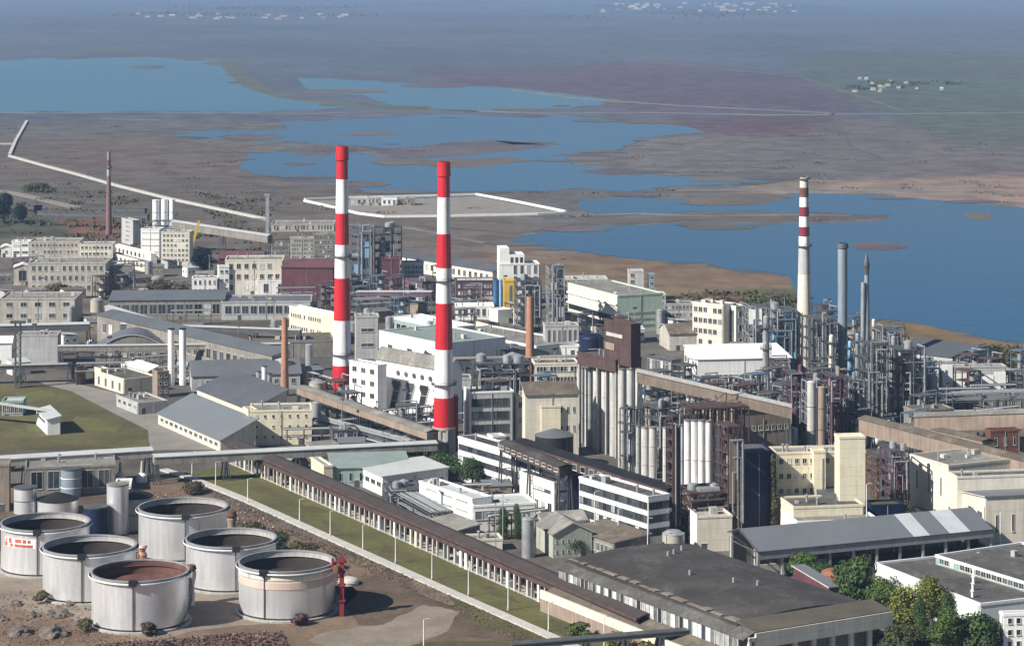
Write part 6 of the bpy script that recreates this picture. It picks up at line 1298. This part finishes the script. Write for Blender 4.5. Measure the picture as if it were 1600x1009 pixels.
# ---------------------------------------------------------------- small yard pieces
def free(x, y, r):
    for cx, cy, a, W, L in FOOT:
        dx, dy = x-cx, y-cy; lx = dx*math.cos(a)+dy*math.sin(a); ly = -dx*math.sin(a)+dy*math.cos(a)
        if -r < lx < W+r and -r < ly < L+r: return False
    return True
def small_protos():
    P = {}
    def shed(m, rf, w_, l, h):
        r = thing('yard_shed', 'shed', 'shed', (0, 0, 0)); b = MB(); b.box(-w_/2, w_/2, -l/2, l/2, 0, h); b.build('wall', m, r)
        b = MB(); b.prism([(-l/2-.3, h+.02), (l/2+.3, h+.9), (l/2+.3, h+1.1), (-l/2-.3, h+.22)], -w_/2-.3, w_/2+.3, 'x'); b.build('roof', rf, r)
        me = window_mesh(1.5, 1.2, '')
        for k in range(3): q = bpy.data.objects.new('window', me); C.objects.link(q); q.parent = r; q.location = (-w_/2+w_*(k+.5)/3, -l/2, h*.45)
        for k in range(2): q = bpy.data.objects.new('window', me); C.objects.link(q); q.parent = r; q.location = (-w_/2, -l/2+l*(k+.5)/2, h*.45); q.rotation_euler.z = -math.pi/2
        return r
    P['shed'] = [shed('grey_wall', 'felt_light', 10, 6, 4), shed('white', 'roof_pale', 8, 7, 5), shed('cream_pale', 'felt_brown', 12, 6, 4.5), shed('brown_light', 'roof_metal', 9, 6, 5.5)]
    def bullet(m):
        r = thing('bullet_tank', 'tank', 'tank', (0, 0, 0)); b = MB(); A = Vector((-4.5, 0, 2.6)); 
        pr = [(.3, -5.4), (1.2, -5.0), (1.6, -4.4), (1.6, 4.4), (1.2, 5.0), (.3, 5.4)]
        n = 16
        for k in range(len(pr)-1):
            (r0, x0), (r1, x1) = pr[k], pr[k+1]
            vs = [(x0, math.cos(6.283*j/n)*r0, 2.6+math.sin(6.283*j/n)*r0) for j in range(n)]+[(x1, math.cos(6.283*j/n)*r1, 2.6+math.sin(6.283*j/n)*r1) for j in range(n)]
            b.raw(vs, [(j, (j+1) % n, n+(j+1) % n, n+j) for j in range(n)], 0, True)
        b.build('shell', m, r)
        for x in (-3, 3): b = MB(); b.box(x-.4, x+.4, -1.3, 1.3, 0, 1.5); b.build('saddle', 'concrete', r)
        b = MB(); b.cyl(0, 0, 4.1, 4.8, .5, n=10); b.build('manhole', 'steel', r); return r
    P['bullet'] = [bullet('paint_white'), bullet('pipe')]
    def upright(m, rr, h):
        r = thing('upright_tank', 'tank', 'tank', (0, 0, 0)); b = MB(); b.lathe([(rr, 0), (rr, h)], 20); b.build('shell', m, r)
        b = MB(); b.lathe([(rr+.1, h-.1), (rr*.6, h+rr*.25), (.01, h+rr*.3)], 20); b.build('top', 'steel_pale', r)
        b = MB(); b.tube((rr+.3, -.5, 0), (rr+.3, -.5, h), .15, 6); b.build('pipe', 'pipe', r); return r
    P['upright'] = [upright('silo_white', 2.4, 8), upright('steel_pale', 1.8, 11), upright('tank_beige', 3.2, 6)]
    def prack():
        r = thing('short_pipe_rack', 'rack', 'pipe rack', (0, 0, 0))
        for x in (-9, -3, 3, 9):
            b = MB(); b.bar((x, -1.5, 0), (x, -1.5, 7), .3); b.bar((x, 1.5, 0), (x, 1.5, 7), .3); b.bar((x, -1.8, 4), (x, 1.8, 4), .3); b.bar((x, -1.8, 6.5), (x, 1.8, 6.5), .3); b.build('bent', 'steel', r)
        for j, (y, z, rr) in enumerate(((-1.2, 4.5, .35), (-.3, 4.4, .25), (.6, 4.45, .3), (-1, 6.95, .3), (0, 6.9, .25), (1, 7, .38))):
            b = MB(); b.tube((-10, y, z), (10, y, z), rr, 7); b.build('pipe', ['pipe', 'steel_pale', 'rust', 'pipe', 'paint_white', 'steel'][j], r)
        return r
    P['rack'] = [prack()]
    def lampm():
        r = thing('light_mast', 'mast', 'lamp mast', (0, 0, 0)); b = MB(); b.cyl(0, 0, 0, 16, .2, .12, 8); b.build('post', 'steel_pale', r); b = MB(); b.box(-1.1, 1.1, -.3, .1, 15.6, 16.3); b.build('lamp_head', 'steel', r); return r
    P['mast'] = [lampm()]
    def unit(m):
        r = thing('steel_stage', 'stage', 'steel structure', (0, 0, 0)); b = MB()
        for x in (-4, 0, 4):
            for y in (-3, 3): b.bar((x, y, 0), (x, y, 12), .35)
        for z in (4, 8, 12):
            for y in (-3, 3): b.bar((-4, y, z), (4, y, z), .3)
            for x in (-4, 0, 4): b.bar((x, -3, z), (x, 3, z), .3)
        b.bar((-4, -3, 0), (0, -3, 4), .2); b.bar((0, -3, 4), (4, -3, 8), .2); b.bar((-4, -3, 8), (0, -3, 12), .2); b.build('steel_frame', m, r)
        for z, w_ in ((4, 4), (8, 2), (12, 4)): b = MB(); b.box(-4, w_, -3, 3, z+.16, z+.26); b.build('deck', m, r)
        b = MB(); b.lathe([(.01, 4.3), (1.3, 4.8), (1.3, 10.4), (.01, 11)], 12, x=-2, y=-.6); b.build('vessel', 'pipe', r)
        b = MB(); b.lathe([(.01, .3), (1.1, .8), (1.1, 7), (.01, 7.6)], 12, x=2, y=-1); b.build('vessel', 'silo_white', r)
        b = MB(); b.tube((3, -3.5, 0), (3, -3.5, 14), .25, 7); b.tube((3, -3.5, 14), (-3, -3.5, 14), .25, 7); b.build('pipe', 'steel_pale', r); return r
    P['stage'] = [unit('steel'), unit('steel_brown'), unit('steel_blue')]
    return P
LB = {'shed': ['small grey shed with a lean-to roof %s', 'small white shed with a pale roof %s', 'small cream shed with a brown roof %s', 'small tan shed with a metal roof %s'],
 'bullet': ['white lying cylinder tank on saddles %s', 'silver lying cylinder tank on saddles %s'], 'upright': ['short white upright tank %s', 'slim grey upright tank %s', 'squat beige upright tank %s'],
 'rack': ['short two-level pipe rack %s'], 'mast': ['thin light mast %s'], 'stage': ['dark open steel stage with two vessels %s', 'brown open steel stage with two vessels %s', 'blue grey open steel stage with two vessels %s']}
def scatter():
    P = small_protos(); used = set(); rs = random.Random(99)
    regs = [((1160,1460,604,700), 'in the refinery yard', dict(stage=26, rack=14, bullet=6, upright=12, shed=4, mast=5)),
     ((745,1050,585,700), 'between the brick chimney and the grey silos', dict(stage=9, rack=12, bullet=5, upright=7, shed=6, mast=3)),
     ((480,700,606,715), 'around the sloping brown conveyor', dict(rack=9, bullet=4, upright=5, shed=4, stage=3, mast=2)),
     ((20,500,478,600), 'among the long sheds at the left', dict(shed=12, rack=8, upright=6, bullet=4, mast=5)),
     ((420,1080,446,545), 'in the far middle of the works', dict(stage=12, rack=14, shed=14, upright=9, bullet=4, mast=5)),
     ((1390,1640,590,715), 'near the brown conveyors at the right', dict(stage=8, rack=10, shed=6, upright=6, mast=4)),
     ((560,1060,780,870), 'between the colonnade and the white offices', dict(rack=5, shed=4, bullet=3, upright=4, mast=3)),
     ((0,430,418,470), 'among the far left factory buildings', dict(shed=14, rack=6, upright=5, stage=5, mast=4)),
     ((1000,1240,610,720), 'under the big brown gallery', dict(stage=9, rack=9, upright=6, shed=4)),
     ((1150,1450,500,600), 'behind the brilliant white hall roof', dict(stage=16, rack=9, upright=8, shed=5, mast=3))]
    for (u0, u1, v0, v1), where, kinds in regs:
        for kd, n in kinds.items():
            for _ in range(n):
                for tr in range(40):
                    u_, v_ = rs.uniform(u0, u1), rs.uniform(v0, v1); c = G(u_, v_)
                    if (1234 < u_ < 1278 and v_ < 640) or inpoly(u_, v_-12, WATER[3]) or any(inpoly(u_, v_, ZONES[k][2]) for k in (6, 7)): continue
                    if free(c.x, c.y, 5 if kd not in ('mast',) else 2): break
                else: continue
                k = rs.randrange(len(P[kd])); pr = P[kd][k]
                o = pr if (kd, k) not in used else copy_tree(pr); used.add((kd, k))
                o.location = c; o.rotation_euler.z = math.radians(rs.choice([30, 30, 120, 8])); o['label'] = LB[kd][k] % where; o['group'] = {'shed': 'small sheds', 'bullet': 'lying tanks', 'upright': 'upright tanks', 'rack': 'short pipe racks', 'mast': 'light masts', 'stage': 'steel stages'}[kd]+' '+where
                if kd != 'mast': FOOT.append((c.x-4, c.y-4, 0, 8, 8))
    for kd in P:
        for k, pr in enumerate(P[kd]):
            if (kd, k) not in used:
                for ch in list(pr.children): bpy.data.objects.remove(ch)
                bpy.data.objects.remove(pr)
scatter()
# ---------------------------------------------------------------- haze
b = MB(); b.box(-200000, 200000, -100000, 250000, -2.3, 181, 0)
mz = bpy.data.materials.new('haze'); mz.use_nodes = True; t = mz.node_tree; t.nodes.remove(t.nodes['Principled BSDF'])
pv = t.nodes.new('ShaderNodeVolumePrincipled'); pv.inputs['Color'].default_value = (.42, .64, 1.0, 1); pv.inputs['Density'].default_value = 5.6e-5; pv.inputs['Anisotropy'].default_value = .0
t.links.new(pv.outputs[0], t.nodes['Material Output'].inputs['Volume']); MC['haze'] = mz
o = b.build('haze', 'haze'); o['kind'] = 'stuff'
